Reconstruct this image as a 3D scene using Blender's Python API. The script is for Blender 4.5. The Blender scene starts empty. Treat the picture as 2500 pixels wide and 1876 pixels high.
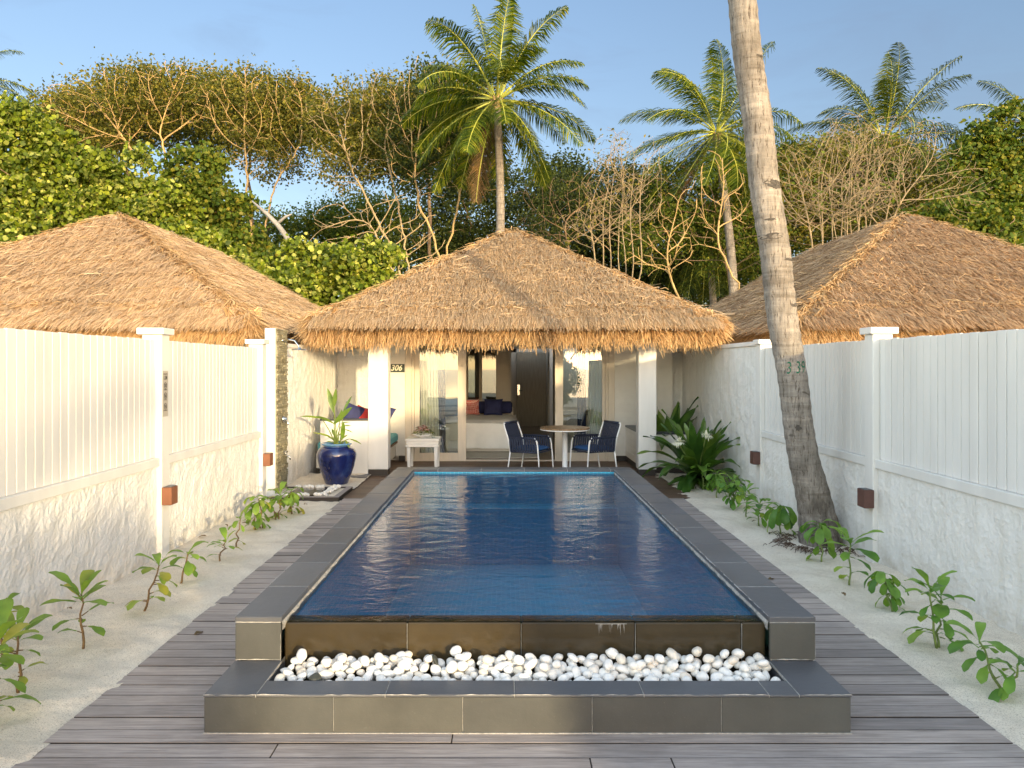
import bpy, math, random
import numpy as np
from mathutils import Vector, Matrix, noise

sc = bpy.context.scene
COL = sc.collection
PI = math.pi
F, VX, VY, H = 740.0, 506.0, 367.0, 1.70      # lens in pixels of a 1024 wide frame, eye height

def at(px, py, D):
    return Vector(((px - VX) * D / F, D, H - (py - VY) * D / F))
def ground_at(px, py, z=0.0):
    D = F * (H - z) / (py - VY)
    return Vector(((px - VX) * D / F, D, z))

# ------------------------------------------------------------------ materials
MATS = {}
def new_mat(name):
    m = bpy.data.materials.new(name); m.use_nodes = True
    nt = m.node_tree; nt.nodes.clear()
    out = nt.nodes.new('ShaderNodeOutputMaterial')
    MATS[name] = m
    return m, nt, out
def N(nt, t, **kw):
    n = nt.nodes.new(t)
    for k, v in kw.items():
        if k.startswith('i_'):
            n.inputs[k[2:].replace('_', ' ')].default_value = v
        else:
            setattr(n, k, v)
    return n
def L(nt, a, b): nt.links.new(a, b)
def c4(c): return (c[0], c[1], c[2], 1.0)
def ramp(nt, fac, stops):
    r = N(nt, 'ShaderNodeValToRGB')
    e = r.color_ramp.elements
    while len(e) < len(stops): e.new(0.5)
    for i, (p, c) in enumerate(stops):
        e[i].position = p; e[i].color = c4(c)
    L(nt, fac, r.inputs['Fac'])
    return r.outputs['Color']
def mapped(nt, scale=(1, 1, 1), coord='Object'):
    tc = N(nt, 'ShaderNodeTexCoord'); mp = N(nt, 'ShaderNodeMapping')
    mp.inputs['Scale'].default_value = scale
    L(nt, tc.outputs[coord], mp.inputs['Vector'])
    return mp.outputs['Vector']
def noise_tex(nt, vec, scale, detail=4, rough=0.55, dist=0.0):
    n = N(nt, 'ShaderNodeTexNoise')
    n.inputs['Scale'].default_value = scale; n.inputs['Detail'].default_value = detail
    n.inputs['Roughness'].default_value = rough; n.inputs['Distortion'].default_value = dist
    L(nt, vec, n.inputs['Vector'])
    return n.outputs['Fac']
def mixc(nt, fac, a, b, mode='MIX'):
    m = N(nt, 'ShaderNodeMix', data_type='RGBA', blend_type=mode)
    if hasattr(fac, 'is_linked') or hasattr(fac, 'node'): L(nt, fac, m.inputs['Factor'])
    else: m.inputs['Factor'].default_value = fac
    for s, v in (('A', a), ('B', b)):
        sock = [i for i in m.inputs if i.name == s and i.type == 'RGBA'][0]
        if isinstance(v, (tuple, list)): sock.default_value = c4(v)
        else: L(nt, v, sock)
    return [o for o in m.outputs if o.type == 'RGBA'][0]
def bump(nt, h, strength=0.3, dist=0.01, normal=None):
    b = N(nt, 'ShaderNodeBump'); b.inputs['Strength'].default_value = strength
    b.inputs['Distance'].default_value = dist
    L(nt, h, b.inputs['Height'])
    if normal is not None: L(nt, normal, b.inputs['Normal'])
    return b.outputs['Normal']
def bsdf(nt, out, color, rough=0.5, normal=None, spec=0.5, metal=0.0, coat=0.0):
    b = N(nt, 'ShaderNodeBsdfPrincipled')
    if isinstance(color, (tuple, list)): b.inputs['Base Color'].default_value = c4(color)
    else: L(nt, color, b.inputs['Base Color'])
    if isinstance(rough, (int, float)): b.inputs['Roughness'].default_value = rough
    else: L(nt, rough, b.inputs['Roughness'])
    b.inputs['Specular IOR Level'].default_value = spec
    b.inputs['Metallic'].default_value = metal
    b.inputs['Coat Weight'].default_value = coat
    b.inputs['Coat Roughness'].default_value = 0.05
    if normal is not None: L(nt, normal, b.inputs['Normal'])
    L(nt, b.outputs['BSDF'], out.inputs['Surface'])
    return b
def island(nt):
    g = N(nt, 'ShaderNodeNewGeometry')
    return g.outputs['Random Per Island']

def simple(name, col, rough=0.5, var=0.12, scale=6, bs=0.1, bscale=60, metal=0, coat=0, spec=0.5, stretch=(1, 1, 1)):
    m, nt, out = new_mat(name)
    v = mapped(nt, stretch)
    f = noise_tex(nt, v, scale, 5)
    lo = tuple(c * (1 - var) for c in col); hi = tuple(min(1, c * (1 + var)) for c in col)
    c = ramp(nt, f, [(0.3, lo), (0.7, hi)])
    nrm = bump(nt, noise_tex(nt, v, bscale, 4), bs, 0.004)
    bsdf(nt, out, c, rough, nrm, spec, metal, coat)
    return m

simple('white_paint', (0.70, 0.69, 0.66), 0.42, 0.07, 1, 0.12, 90, stretch=(5, 5, 0.8))
simple('cream_paint', (0.66, 0.58, 0.47), 0.4, 0.06, 4, 0.1, 60, stretch=(6, 6, 0.7))
simple('chair_white', (0.85, 0.85, 0.84), 0.3, 0.02)
simple('brown_metal', (0.10, 0.045, 0.035), 0.55, 0.15, 12, 0.15, 80)
simple('copper_metal', (0.21, 0.085, 0.042), 0.5, 0.12, 12, 0.1, 80)
simple('chrome', (0.75, 0.74, 0.70), 0.16, 0.03, metal=1.0)
simple('navy_rope', (0.018, 0.026, 0.055), 0.7, 0.3, 30, 0.5, 200)
simple('blue_cushion', (0.014, 0.07, 0.20), 0.85, 0.15, 12, 0.3, 300)
simple('navy_fabric', (0.022, 0.028, 0.11), 0.75, 0.2, 10, 0.3, 250)
simple('red_fabric', (0.62, 0.05, 0.04), 0.85, 0.1, 10, 0.3, 250)
simple('teal_fabric', (0.10, 0.33, 0.38), 0.85, 0.1, 10, 0.3, 250)
simple('bed_linen', (0.90, 0.89, 0.86), 0.8, 0.03, 8, 0.3, 40)
simple('curtain_navy', (0.02, 0.03, 0.09), 0.8, 0.1)
simple('door_wood', (0.30, 0.25, 0.18), 0.5, 0.2, 3, 0.2, 40, stretch=(14, 14, 1))
simple('dark_metal', (0.06, 0.06, 0.06), 0.4, 0.1)
simple('room_wall', (0.80, 0.74, 0.64), 0.7, 0.04)
simple('under_wood', (0.16, 0.10, 0.06), 0.8, 0.2)
simple('sign_green', (0.035, 0.05, 0.04), 0.4, 0.1)
simple('sign_ink', (0.02, 0.02, 0.02), 0.6, 0.05)
simple('sticker', (0.48, 0.43, 0.36), 0.5, 0.04)
simple('green_paint', (0.02, 0.22, 0.12), 0.7, 0.2)
simple('soil', (0.02, 0.015, 0.012), 0.95, 0.5, 30, 0.9, 90)
simple('dark_trough', (0.03, 0.03, 0.03), 0.5, 0.2)
simple('stone_top', (0.05, 0.055, 0.065), 0.35, 0.2)
simple('interior_floor', (0.20, 0.14, 0.09), 0.35, 0.25, 3, 0.1, 30, stretch=(1, 12, 1))
simple('rug', (0.50, 0.48, 0.42), 0.95, 0.06)
simple('bark_pale', (0.38, 0.285, 0.155), 0.85, 0.25, 4, 0.6, 20)
simple('bark_gold', (0.44, 0.30, 0.13), 0.85, 0.3, 3, 0.6, 20)
simple('bark_brown', (0.20, 0.135, 0.08), 0.9, 0.3, 3, 0.6, 20)
simple('bark_grey', (0.27, 0.26, 0.25), 0.85, 0.2, 4, 0.6, 20)
simple('stem_brown', (0.16, 0.10, 0.04), 0.7, 0.3, 30, 0.3, 90)
simple('stem_green', (0.16, 0.22, 0.05), 0.6, 0.3, 30, 0.3, 90)
simple('roots', (0.09, 0.055, 0.035), 0.95, 0.4, 30, 0.3, 90)
simple('petal_white', (0.75, 0.74, 0.58), 0.6, 0.05)
simple('flower_red', (0.35, 0.03, 0.04), 0.7, 0.2)
simple('flower_pink', (0.78, 0.55, 0.52), 0.7, 0.15)
simple('cream_wall', (0.66, 0.58, 0.42), 0.7, 0.04)
simple('frond_rib', (0.40, 0.42, 0.07), 0.5, 0.15)
simple('palm_husk', (0.36, 0.25, 0.13), 0.9, 0.3, 6, 0.5, 40)

def pattern_cushion():
    m, nt, out = new_mat('pattern_fabric')
    v = mapped(nt, (1, 1, 1), 'Object')
    w1 = N(nt, 'ShaderNodeTexChecker'); w1.inputs['Scale'].default_value = 42
    rot = N(nt, 'ShaderNodeMapping'); rot.inputs['Rotation'].default_value = (0, 0.785, 0); L(nt, v, rot.inputs['Vector'])
    L(nt, rot.outputs['Vector'], w1.inputs['Vector'])
    c = mixc(nt, w1.outputs['Fac'], (0.55, 0.08, 0.07), (0.70, 0.45, 0.40))
    bsdf(nt, out, c, 0.85)
pattern_cushion()

def plaster(name, col):
    m, nt, out = new_mat(name)
    v = mapped(nt, (1, 1, 1))
    n1 = noise_tex(nt, v, 9, 3, 0.5, 0.8)
    n2 = noise_tex(nt, v, 30, 4, 0.6, 0.4)
    add = N(nt, 'ShaderNodeMath', operation='ADD'); L(nt, n1, add.inputs[0]); L(nt, n2, add.inputs[1])
    dirt = noise_tex(nt, v, 1.3, 5)
    c = ramp(nt, dirt, [(0.25, tuple(x * 0.90 for x in col)), (0.6, col)])
    sz = N(nt, 'ShaderNodeSeparateXYZ'); L(nt, v, sz.inputs[0]); lo = N(nt, 'ShaderNodeMapRange'); lo.inputs['From Min'].default_value = 0.30; lo.inputs['From Max'].default_value = 0.0
    L(nt, sz.outputs['Z'], lo.inputs['Value']); spl = N(nt, 'ShaderNodeMath', operation='MULTIPLY'); L(nt, lo.outputs[0], spl.inputs[0])
    L(nt, ramp(nt, noise_tex(nt, mapped(nt, (3, 3, 5)), 2.0, 6, 0.7), [(0.35, (0, 0, 0)), (0.65, (0.75, 0.75, 0.75))]), spl.inputs[1])
    c = mixc(nt, spl.outputs[0], c, (0.50, 0.44, 0.35))      # sand splashed up by rain
    drip = noise_tex(nt, mapped(nt, (7, 7, 0.5)), 1.5, 5, 0.6)
    c = mixc(nt, 1.0, c, ramp(nt, drip, [(0.3, (0.90, 0.89, 0.86)), (0.55, (1, 1, 1))]), 'MULTIPLY')
    nrm = bump(nt, add.outputs[0], 0.6, 0.02)
    nrm = bump(nt, noise_tex(nt, v, 140, 3), 0.25, 0.003, nrm)
    bsdf(nt, out, c, 0.75, nrm, 0.3)
plaster('plaster', (0.78, 0.77, 0.74))
simple('partition_paint', (0.50, 0.45, 0.37), 0.7, 0.04)
simple('bark_shrub', (0.29, 0.225, 0.135), 0.85, 0.3, 4, 0.5, 20)

def slate(name, col, rough, bs=0.25, wet=False):
    m, nt, out = new_mat(name)
    v = mapped(nt)
    isl = island(nt)
    big = noise_tex(nt, v, 2.2, 6, 0.6)
    fine = noise_tex(nt, v, 45, 5, 0.7)
    c = ramp(nt, big, [(0.25, tuple(x * 0.72 for x in col)), (0.75, tuple(x * 1.25 for x in col))])
    tint = ramp(nt, isl, [(0, (0.86, 0.86, 0.88)), (0.5, (1, 1, 1)), (1, (1.12, 1.08, 1.02))])
    c = mixc(nt, 1.0, c, tint, 'MULTIPLY')
    sp = noise_tex(nt, v, 120, 2, 0.5)
    c = mixc(nt, ramp(nt, sp, [(0.68, (0, 0, 0)), (0.8, (0.35, 0.35, 0.35))]), c, tuple(min(1, x * 2.2) for x in col))
    nrm = bump(nt, fine, bs, 0.004)
    nrm = bump(nt, noise_tex(nt, v, 6, 3), 0.35, 0.01, nrm)
    r = N(nt, 'ShaderNodeMapRange'); r.inputs['To Min'].default_value = rough * 0.75; r.inputs['To Max'].default_value = rough * 1.3
    L(nt, big, r.inputs['Value'])
    bsdf(nt, out, c, r.outputs['Result'], nrm, 0.5)
slate('slate', (0.096, 0.100, 0.110), 0.42)
slate('slate_face', (0.078, 0.079, 0.072), 0.40)
slate('slate_wet', (0.050, 0.038, 0.020), 0.13, 0.12)
simple('grout', (0.34, 0.33, 0.31), 0.9, 0.3, 40, 0.5, 120)

def deck_mat(name, a, b, rough=0.6):
    m, nt, out = new_mat(name)
    v = mapped(nt, (1.2, 26, 26))
    isl = island(nt)
    off = N(nt, 'ShaderNodeVectorMath', operation='ADD')
    comb = N(nt, 'ShaderNodeCombineXYZ')
    mul = N(nt, 'ShaderNodeMath', operation='MULTIPLY'); mul.inputs[1].default_value = 57.0
    L(nt, isl, mul.inputs[0]); L(nt, mul.outputs[0], comb.inputs['X']); L(nt, v, off.inputs[0]); L(nt, comb.outputs[0], off.inputs[1])
    g = noise_tex(nt, off.outputs[0], 2.4, 7, 0.7, 0.5)
    g2 = noise_tex(nt, off.outputs[0], 9.0, 4, 0.7)
    base = ramp(nt, g, [(0.28, a), (0.72, b)])
    tint = ramp(nt, isl, [(0, (0.72, 0.71, 0.72)), (0.35, (1.06, 1.04, 1.03)), (0.7, (0.86, 0.84, 0.84)), (1, (1.28, 1.23, 1.18))])
    c = mixc(nt, 1.0, base, tint, 'MULTIPLY')
    st = noise_tex(nt, mapped(nt, (1, 1, 1)), 1.7, 5, 0.6)
    c = mixc(nt, ramp(nt, st, [(0.45, (0, 0, 0)), (0.75, (0.5, 0.5, 0.5))]), c, tuple(x * 0.55 for x in a))
    wet = N(nt, 'ShaderNodeMath', operation='ADD'); L(nt, g, wet.inputs[0]); L(nt, g2, wet.inputs[1])
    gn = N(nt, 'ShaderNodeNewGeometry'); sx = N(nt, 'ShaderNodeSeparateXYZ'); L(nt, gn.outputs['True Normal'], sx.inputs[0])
    c = mixc(nt, ramp(nt, sx.outputs['Z'], [(0.5, (1, 1, 1)), (0.9, (0, 0, 0))]), c, (0.045, 0.037, 0.032))   # gap shade painted onto the board sides, with edge grime
    nrm = bump(nt, wet.outputs[0], 0.55, 0.004)
    bsdf(nt, out, c, rough, nrm, 0.35)
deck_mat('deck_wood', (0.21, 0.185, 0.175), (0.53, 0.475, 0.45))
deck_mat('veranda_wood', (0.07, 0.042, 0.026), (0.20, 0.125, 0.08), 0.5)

def siding_mat():
    m, nt, out = new_mat('siding')
    v = mapped(nt)
    c = ramp(nt, noise_tex(nt, v, 5, 4), [(0.3, (0.70, 0.67, 0.61)), (0.7, (0.76, 0.73, 0.67))])
    bsdf(nt, out, c, 0.5, bump(nt, noise_tex(nt, mapped(nt, (2, 2, 20)), 8, 3), 0.1, 0.003))
siding_mat()

def sand_mat():
    m, nt, out = new_mat('sand')
    v = mapped(nt)
    c = ramp(nt, noise_tex(nt, v, 2.5, 6, 0.6), [(0.3, (0.68, 0.60, 0.49)), (0.7, (0.84, 0.77, 0.65))])
    fine = noise_tex(nt, v, 150, 3, 0.8)
    c = mixc(nt, ramp(nt, fine, [(0.36, (0.75, 0.75, 0.75)), (0.46, (0, 0, 0))]), c, (0.22, 0.18, 0.13))
    c = mixc(nt, ramp(nt, noise_tex(nt, v, 210, 2, 0.5), [(0.62, (0, 0, 0)), (0.72, (0.6, 0.6, 0.6))]), c, (0.80, 0.76, 0.68))
    vo = N(nt, 'ShaderNodeTexVoronoi'); vo.inputs['Scale'].default_value = 28; L(nt, v, vo.inputs['Vector'])
    chip = ramp(nt, vo.outputs['Distance'], [(0.06, (0.8, 0.8, 0.8)), (0.10, (0, 0, 0))])
    c = mixc(nt, chip, c, (0.30, 0.24, 0.18))
    nrm = bump(nt, noise_tex(nt, v, 18, 5, 0.7), 0.6, 0.02)
    nrm = bump(nt, fine, 0.5, 0.006, nrm)
    bsdf(nt, out, c, 0.9, nrm, 0.2)
sand_mat()

def ground_mat():
    m, nt, out = new_mat('ground_earth')
    v = mapped(nt)
    c = ramp(nt, noise_tex(nt, v, 0.6, 8, 0.6), [(0.3, (0.10, 0.11, 0.04)), (0.5, (0.30, 0.25, 0.17)), (0.7, (0.42, 0.37, 0.28))])
    bsdf(nt, out, c, 0.95, bump(nt, noise_tex(nt, v, 9, 6), 0.6, 0.03), 0.2)
ground_mat()

def thatch_mat(name, cols):
    m, nt, out = new_mat(name)
    isl = island(nt)
    c = ramp(nt, isl, [(i / (len(cols) - 1), k) for i, k in enumerate(cols)])
    patch = noise_tex(nt, mapped(nt), 1.1, 5, 0.6)
    c = mixc(nt, 1.0, c, ramp(nt, patch, [(0.3, (0.93, 0.92, 0.92)), (0.7, (1.2, 1.17, 1.10))]), 'MULTIPLY')
    d = N(nt, 'ShaderNodeBsdfDiffuse'); L(nt, c, d.inputs['Color'])
    t = N(nt, 'ShaderNodeBsdfTranslucent'); L(nt, c, t.inputs['Color'])
    mx = N(nt, 'ShaderNodeMixShader'); mx.inputs[0].default_value = 0.15
    L(nt, d.outputs[0], mx.inputs[1]); L(nt, t.outputs[0], mx.inputs[2]); L(nt, mx.outputs[0], out.inputs['Surface'])
thatch_mat('thatch', [(0.40, 0.295, 0.18), (0.58, 0.44, 0.29), (0.67, 0.52, 0.36), (0.50, 0.375, 0.24), (0.76, 0.60, 0.40)])
thatch_mat('thatch_dark', [(0.13, 0.085, 0.055), (0.22, 0.15, 0.10), (0.17, 0.11, 0.07), (0.28, 0.19, 0.12)])
thatch_mat('thatch_gold', [(0.32, 0.20, 0.10), (0.52, 0.35, 0.18), (0.64, 0.46, 0.27), (0.45, 0.29, 0.15), (0.72, 0.53, 0.30)])
thatch_mat('thatch_pale', [(0.38, 0.27, 0.17), (0.60, 0.45, 0.30), (0.70, 0.54, 0.37), (0.52, 0.38, 0.25), (0.76, 0.59, 0.39)])
thatch_mat('thatch_brown', [(0.31, 0.205, 0.13), (0.49, 0.345, 0.225), (0.60, 0.44, 0.29), (0.41, 0.285, 0.18), (0.70, 0.51, 0.31)])

def leaf_mat(name, cols, trans=0.3, rough=0.5, spec=0.2, clump=2.2):
    m, nt, out = new_mat(name)
    isl = island(nt)
    c = ramp(nt, isl, [(i / (len(cols) - 1), k) for i, k in enumerate(cols)])
    big = noise_tex(nt, mapped(nt), clump, 3, 0.6)
    c = mixc(nt, 1.0, c, ramp(nt, big, [(0.3, (0.55, 0.62, 0.6)), (0.5, (0.95, 0.97, 0.95)), (0.7, (1.35, 1.22, 0.95))]), 'MULTIPLY')
    b = N(nt, 'ShaderNodeBsdfPrincipled'); L(nt, c, b.inputs['Base Color'])
    b.inputs['Roughness'].default_value = rough; b.inputs['Specular IOR Level'].default_value = spec
    t = N(nt, 'ShaderNodeBsdfTranslucent')
    hs = N(nt, 'ShaderNodeHueSaturation'); hs.inputs['Value'].default_value = 1.5; hs.inputs['Saturation'].default_value = 1.1
    L(nt, c, hs.inputs['Color']); L(nt, hs.outputs[0], t.inputs['Color'])
    mx = N(nt, 'ShaderNodeMixShader'); mx.inputs[0].default_value = trans
    L(nt, b.outputs[0], mx.inputs[1]); L(nt, t.outputs[0], mx.inputs[2]); L(nt, mx.outputs[0], out.inputs['Surface'])
leaf_mat('leaf_bright', [(0.025, 0.05, 0.007), (0.14, 0.19, 0.016), (0.27, 0.33, 0.034), (0.07, 0.11, 0.010), (0.56, 0.58, 0.15), (0.05, 0.08, 0.009), (0.20, 0.25, 0.024)])
leaf_mat('leaf_olive', [(0.04, 0.05, 0.009), (0.11, 0.12, 0.018), (0.17, 0.165, 0.028), (0.24, 0.20, 0.035), (0.07, 0.085, 0.012)])
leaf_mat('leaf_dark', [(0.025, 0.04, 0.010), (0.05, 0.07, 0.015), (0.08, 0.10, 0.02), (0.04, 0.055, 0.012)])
leaf_mat('leaf_mid', [(0.05, 0.09, 0.012), (0.09, 0.14, 0.018), (0.14, 0.18, 0.025), (0.22, 0.20, 0.03)])
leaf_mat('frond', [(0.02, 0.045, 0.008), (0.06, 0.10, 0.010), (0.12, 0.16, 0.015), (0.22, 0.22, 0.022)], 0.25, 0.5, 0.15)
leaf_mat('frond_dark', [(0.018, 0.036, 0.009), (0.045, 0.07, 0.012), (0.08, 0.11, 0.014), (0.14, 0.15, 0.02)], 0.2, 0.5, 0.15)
leaf_mat('frond_dry', [(0.13, 0.085, 0.045), (0.20, 0.135, 0.065), (0.10, 0.06, 0.035)], 0.2)
leaf_mat('plant_leaf', [(0.46, 0.42, 0.07), (0.14, 0.24, 0.035), (0.18, 0.30, 0.045), (0.24, 0.36, 0.055), (0.32, 0.41, 0.09)], 0.35, 0.4, 0.4, 5)
leaf_mat('plant_leaf_deep', [(0.08, 0.19, 0.03), (0.14, 0.28, 0.045), (0.20, 0.34, 0.055), (0.32, 0.42, 0.07)], 0.3, 0.4, 0.35, 5)
leaf_mat('strap_leaf', [(0.035, 0.09, 0.018), (0.06, 0.14, 0.025), (0.09, 0.18, 0.03), (0.14, 0.22, 0.04)], 0.25, 0.28, 0.6, 5)
leaf_mat('pot_leaf', [(0.15, 0.25, 0.03), (0.22, 0.33, 0.05), (0.10, 0.18, 0.03), (0.28, 0.36, 0.07)], 0.35, 0.35, 0.5, 6)

def pebble_mat():
    m, nt, out = new_mat('white_stone')
    oi = N(nt, 'ShaderNodeObjectInfo')
    c = ramp(nt, oi.outputs['Random'], [(0, (0.74, 0.68, 0.58)), (0.12, (0.84, 0.82, 0.78)), (0.88, (0.88, 0.87, 0.85)), (1, (0.80, 0.70, 0.58))])
    f = noise_tex(nt, mapped(nt), 25, 4)
    c = mixc(nt, 1.0, c, ramp(nt, f, [(0.3, (0.9, 0.88, 0.84)), (0.6, (1, 1, 1))]), 'MULTIPLY')
    bsdf(nt, out, c, 0.45, bump(nt, noise_tex(nt, mapped(nt), 60, 3), 0.12, 0.003), 0.4)
pebble_mat()
simple('black_stone', (0.04, 0.045, 0.04), 0.5, 0.4, 30)

def glaze():
    m, nt, out = new_mat('blue_glaze')
    v = mapped(nt, (1, 1, 0.35))
    c = ramp(nt, noise_tex(nt, v, 7, 6, 0.6, 0.6), [(0.3, (0.004, 0.007, 0.055)), (0.55, (0.008, 0.018, 0.115)), (0.8, (0.04, 0.09, 0.26))])
    geo = N(nt, 'ShaderNodeTexCoord'); sep = N(nt, 'ShaderNodeSeparateXYZ'); L(nt, geo.outputs['Object'], sep.inputs[0])
    r = N(nt, 'ShaderNodeMapRange'); r.inputs['From Min'].default_value = 0.565; r.inputs['From Max'].default_value = 0.60
    L(nt, sep.outputs['Z'], r.inputs['Value'])
    c = mixc(nt, r.outputs['Result'], c, (0.10, 0.24, 0.42))
    bsdf(nt, out, c, 0.12, bump(nt, noise_tex(nt, v, 14, 3), 0.15, 0.01), 0.6, 0, 0.6)
glaze()

def pool_tile():
    m, nt, out = new_mat('pool_mosaic')
    v = mapped(nt)
    br = N(nt, 'ShaderNodeTexBrick'); br.offset = 0.0
    br.inputs['Scale'].default_value = 1.0; br.inputs['Brick Width'].default_value = 0.05; br.inputs['Row Height'].default_value = 0.05
    br.inputs['Mortar Size'].default_value = 0.0035
    br.inputs['Color1'].default_value = (0.03, 0.38, 0.58, 1); br.inputs['Color2'].default_value = (0.04, 0.45, 0.66, 1)
    br.inputs['Mortar'].default_value = (0.12, 0.52, 0.70, 1)
    # tiles on walls and floor alike: pick the two axes lying in the face
    geo = N(nt, 'ShaderNodeNewGeometry'); ab = N(nt, 'ShaderNodeVectorMath', operation='ABSOLUTE'); L(nt, geo.outputs['True Normal'], ab.inputs[0])
    sn = N(nt, 'ShaderNodeSeparateXYZ'); L(nt, ab.outputs[0], sn.inputs[0]); sp = N(nt, 'ShaderNodeSeparateXYZ'); L(nt, v, sp.inputs[0])
    def pick(fac, a, b):
        x = N(nt, 'ShaderNodeMix', data_type='FLOAT'); L(nt, fac, x.inputs['Factor']); L(nt, a, x.inputs[2]); L(nt, b, x.inputs[3]); return x.outputs[0]
    u = pick(sn.outputs['X'], sp.outputs['X'], sp.outputs['Y']); w = pick(sn.outputs['Z'], sp.outputs['Z'], sp.outputs['Y'])
    cb = N(nt, 'ShaderNodeCombineXYZ'); L(nt, u, cb.inputs['X']); L(nt, w, cb.inputs['Y']); L(nt, cb.outputs[0], br.inputs['Vector'])
    bsdf(nt, out, br.outputs['Color'], 0.25, None, 0.5)
pool_tile()

def water_mat():
    m, nt, out = new_mat('pool_water')
    v = mapped(nt, (1, 1.9, 1))
    n1 = noise_tex(nt, v, 3.2, 3, 0.5, 0.6)
    n2 = noise_tex(nt, v, 11, 3, 0.55, 0.8)
    n3 = noise_tex(nt, v, 34, 2, 0.5, 0.3)
    nrm = bump(nt, n1, 0.45, 0.02)
    nrm = bump(nt, n2, 0.28, 0.007, nrm)
    nrm = bump(nt, n3, 0.2, 0.003, nrm)
    fr = N(nt, 'ShaderNodeFresnel'); fr.inputs['IOR'].default_value = 1.36; L(nt, nrm, fr.inputs['Normal'])
    gl = N(nt, 'ShaderNodeBsdfGlossy'); gl.inputs['Roughness'].default_value = 0.04; L(nt, nrm, gl.inputs['Normal'])
    tr = N(nt, 'ShaderNodeBsdfTransparent'); tr.inputs['Color'].default_value = (0.80, 0.93, 0.99, 1)
    mx = N(nt, 'ShaderNodeMixShader'); L(nt, fr.outputs[0], mx.inputs[0]); L(nt, tr.outputs[0], mx.inputs[1]); L(nt, gl.outputs[0], mx.inputs[2])
    L(nt, mx.outputs[0], out.inputs['Surface'])
water_mat()

def sea_mat():
    m, nt, out = new_mat('sea_water')
    v = mapped(nt, (0.6, 1.5, 1))
    bsdf(nt, out, (0.03, 0.10, 0.14), 0.12, bump(nt, noise_tex(nt, v, 1.2, 6, 0.6, 0.6), 0.8, 0.25), 0.5)
sea_mat()

def glass_mat():
    m, nt, out = new_mat('window_glass')
    fr = N(nt, 'ShaderNodeFresnel'); fr.inputs['IOR'].default_value = 1.75
    gl = N(nt, 'ShaderNodeBsdfGlossy'); gl.inputs['Roughness'].default_value = 0.003; gl.inputs['Color'].default_value = (0.95, 0.97, 1, 1)
    tr = N(nt, 'ShaderNodeBsdfTransparent'); tr.inputs['Color'].default_value = (0.86, 0.90, 0.88, 1)
    ad = N(nt, 'ShaderNodeMath', operation='MULTIPLY'); ad.inputs[1].default_value = 1.5; ad.use_clamp = True; L(nt, fr.outputs[0], ad.inputs[0])
    mx = N(nt, 'ShaderNodeMixShader'); L(nt, ad.outputs[0], mx.inputs[0]); L(nt, tr.outputs[0], mx.inputs[1]); L(nt, gl.outputs[0], mx.inputs[2])
    L(nt, mx.outputs[0], out.inputs['Surface'])
    m, nt, out = new_mat('mirror_glass')
    bsdf(nt, out, (0.13, 0.14, 0.13), 0.02, None, 0.8, 0.7)
glass_mat()

def sheer():
    m, nt, out = new_mat('sheer_curtain')
    d = N(nt, 'ShaderNodeBsdfDiffuse'); d.inputs['Color'].default_value = (0.80, 0.76, 0.66, 1)
    t = N(nt, 'ShaderNodeBsdfTranslucent'); t.inputs['Color'].default_value = (0.80, 0.76, 0.66, 1)
    mx = N(nt, 'ShaderNodeMixShader'); mx.inputs[0].default_value = 0.35
    L(nt, d.outputs[0], mx.inputs[1]); L(nt, t.outputs[0], mx.inputs[2]); L(nt, mx.outputs[0], out.inputs['Surface'])
sheer()

def table_wood():
    m, nt, out = new_mat('table_wood')
    v = mapped(nt, (1.5, 14, 14))
    c = ramp(nt, noise_tex(nt, v, 3, 5, 0.6), [(0.3, (0.17, 0.10, 0.05)), (0.7, (0.38, 0.25, 0.13))])
    bsdf(nt, out, c, 0.45, bump(nt, noise_tex(nt, v, 9, 4), 0.3, 0.002))
table_wood()

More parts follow.
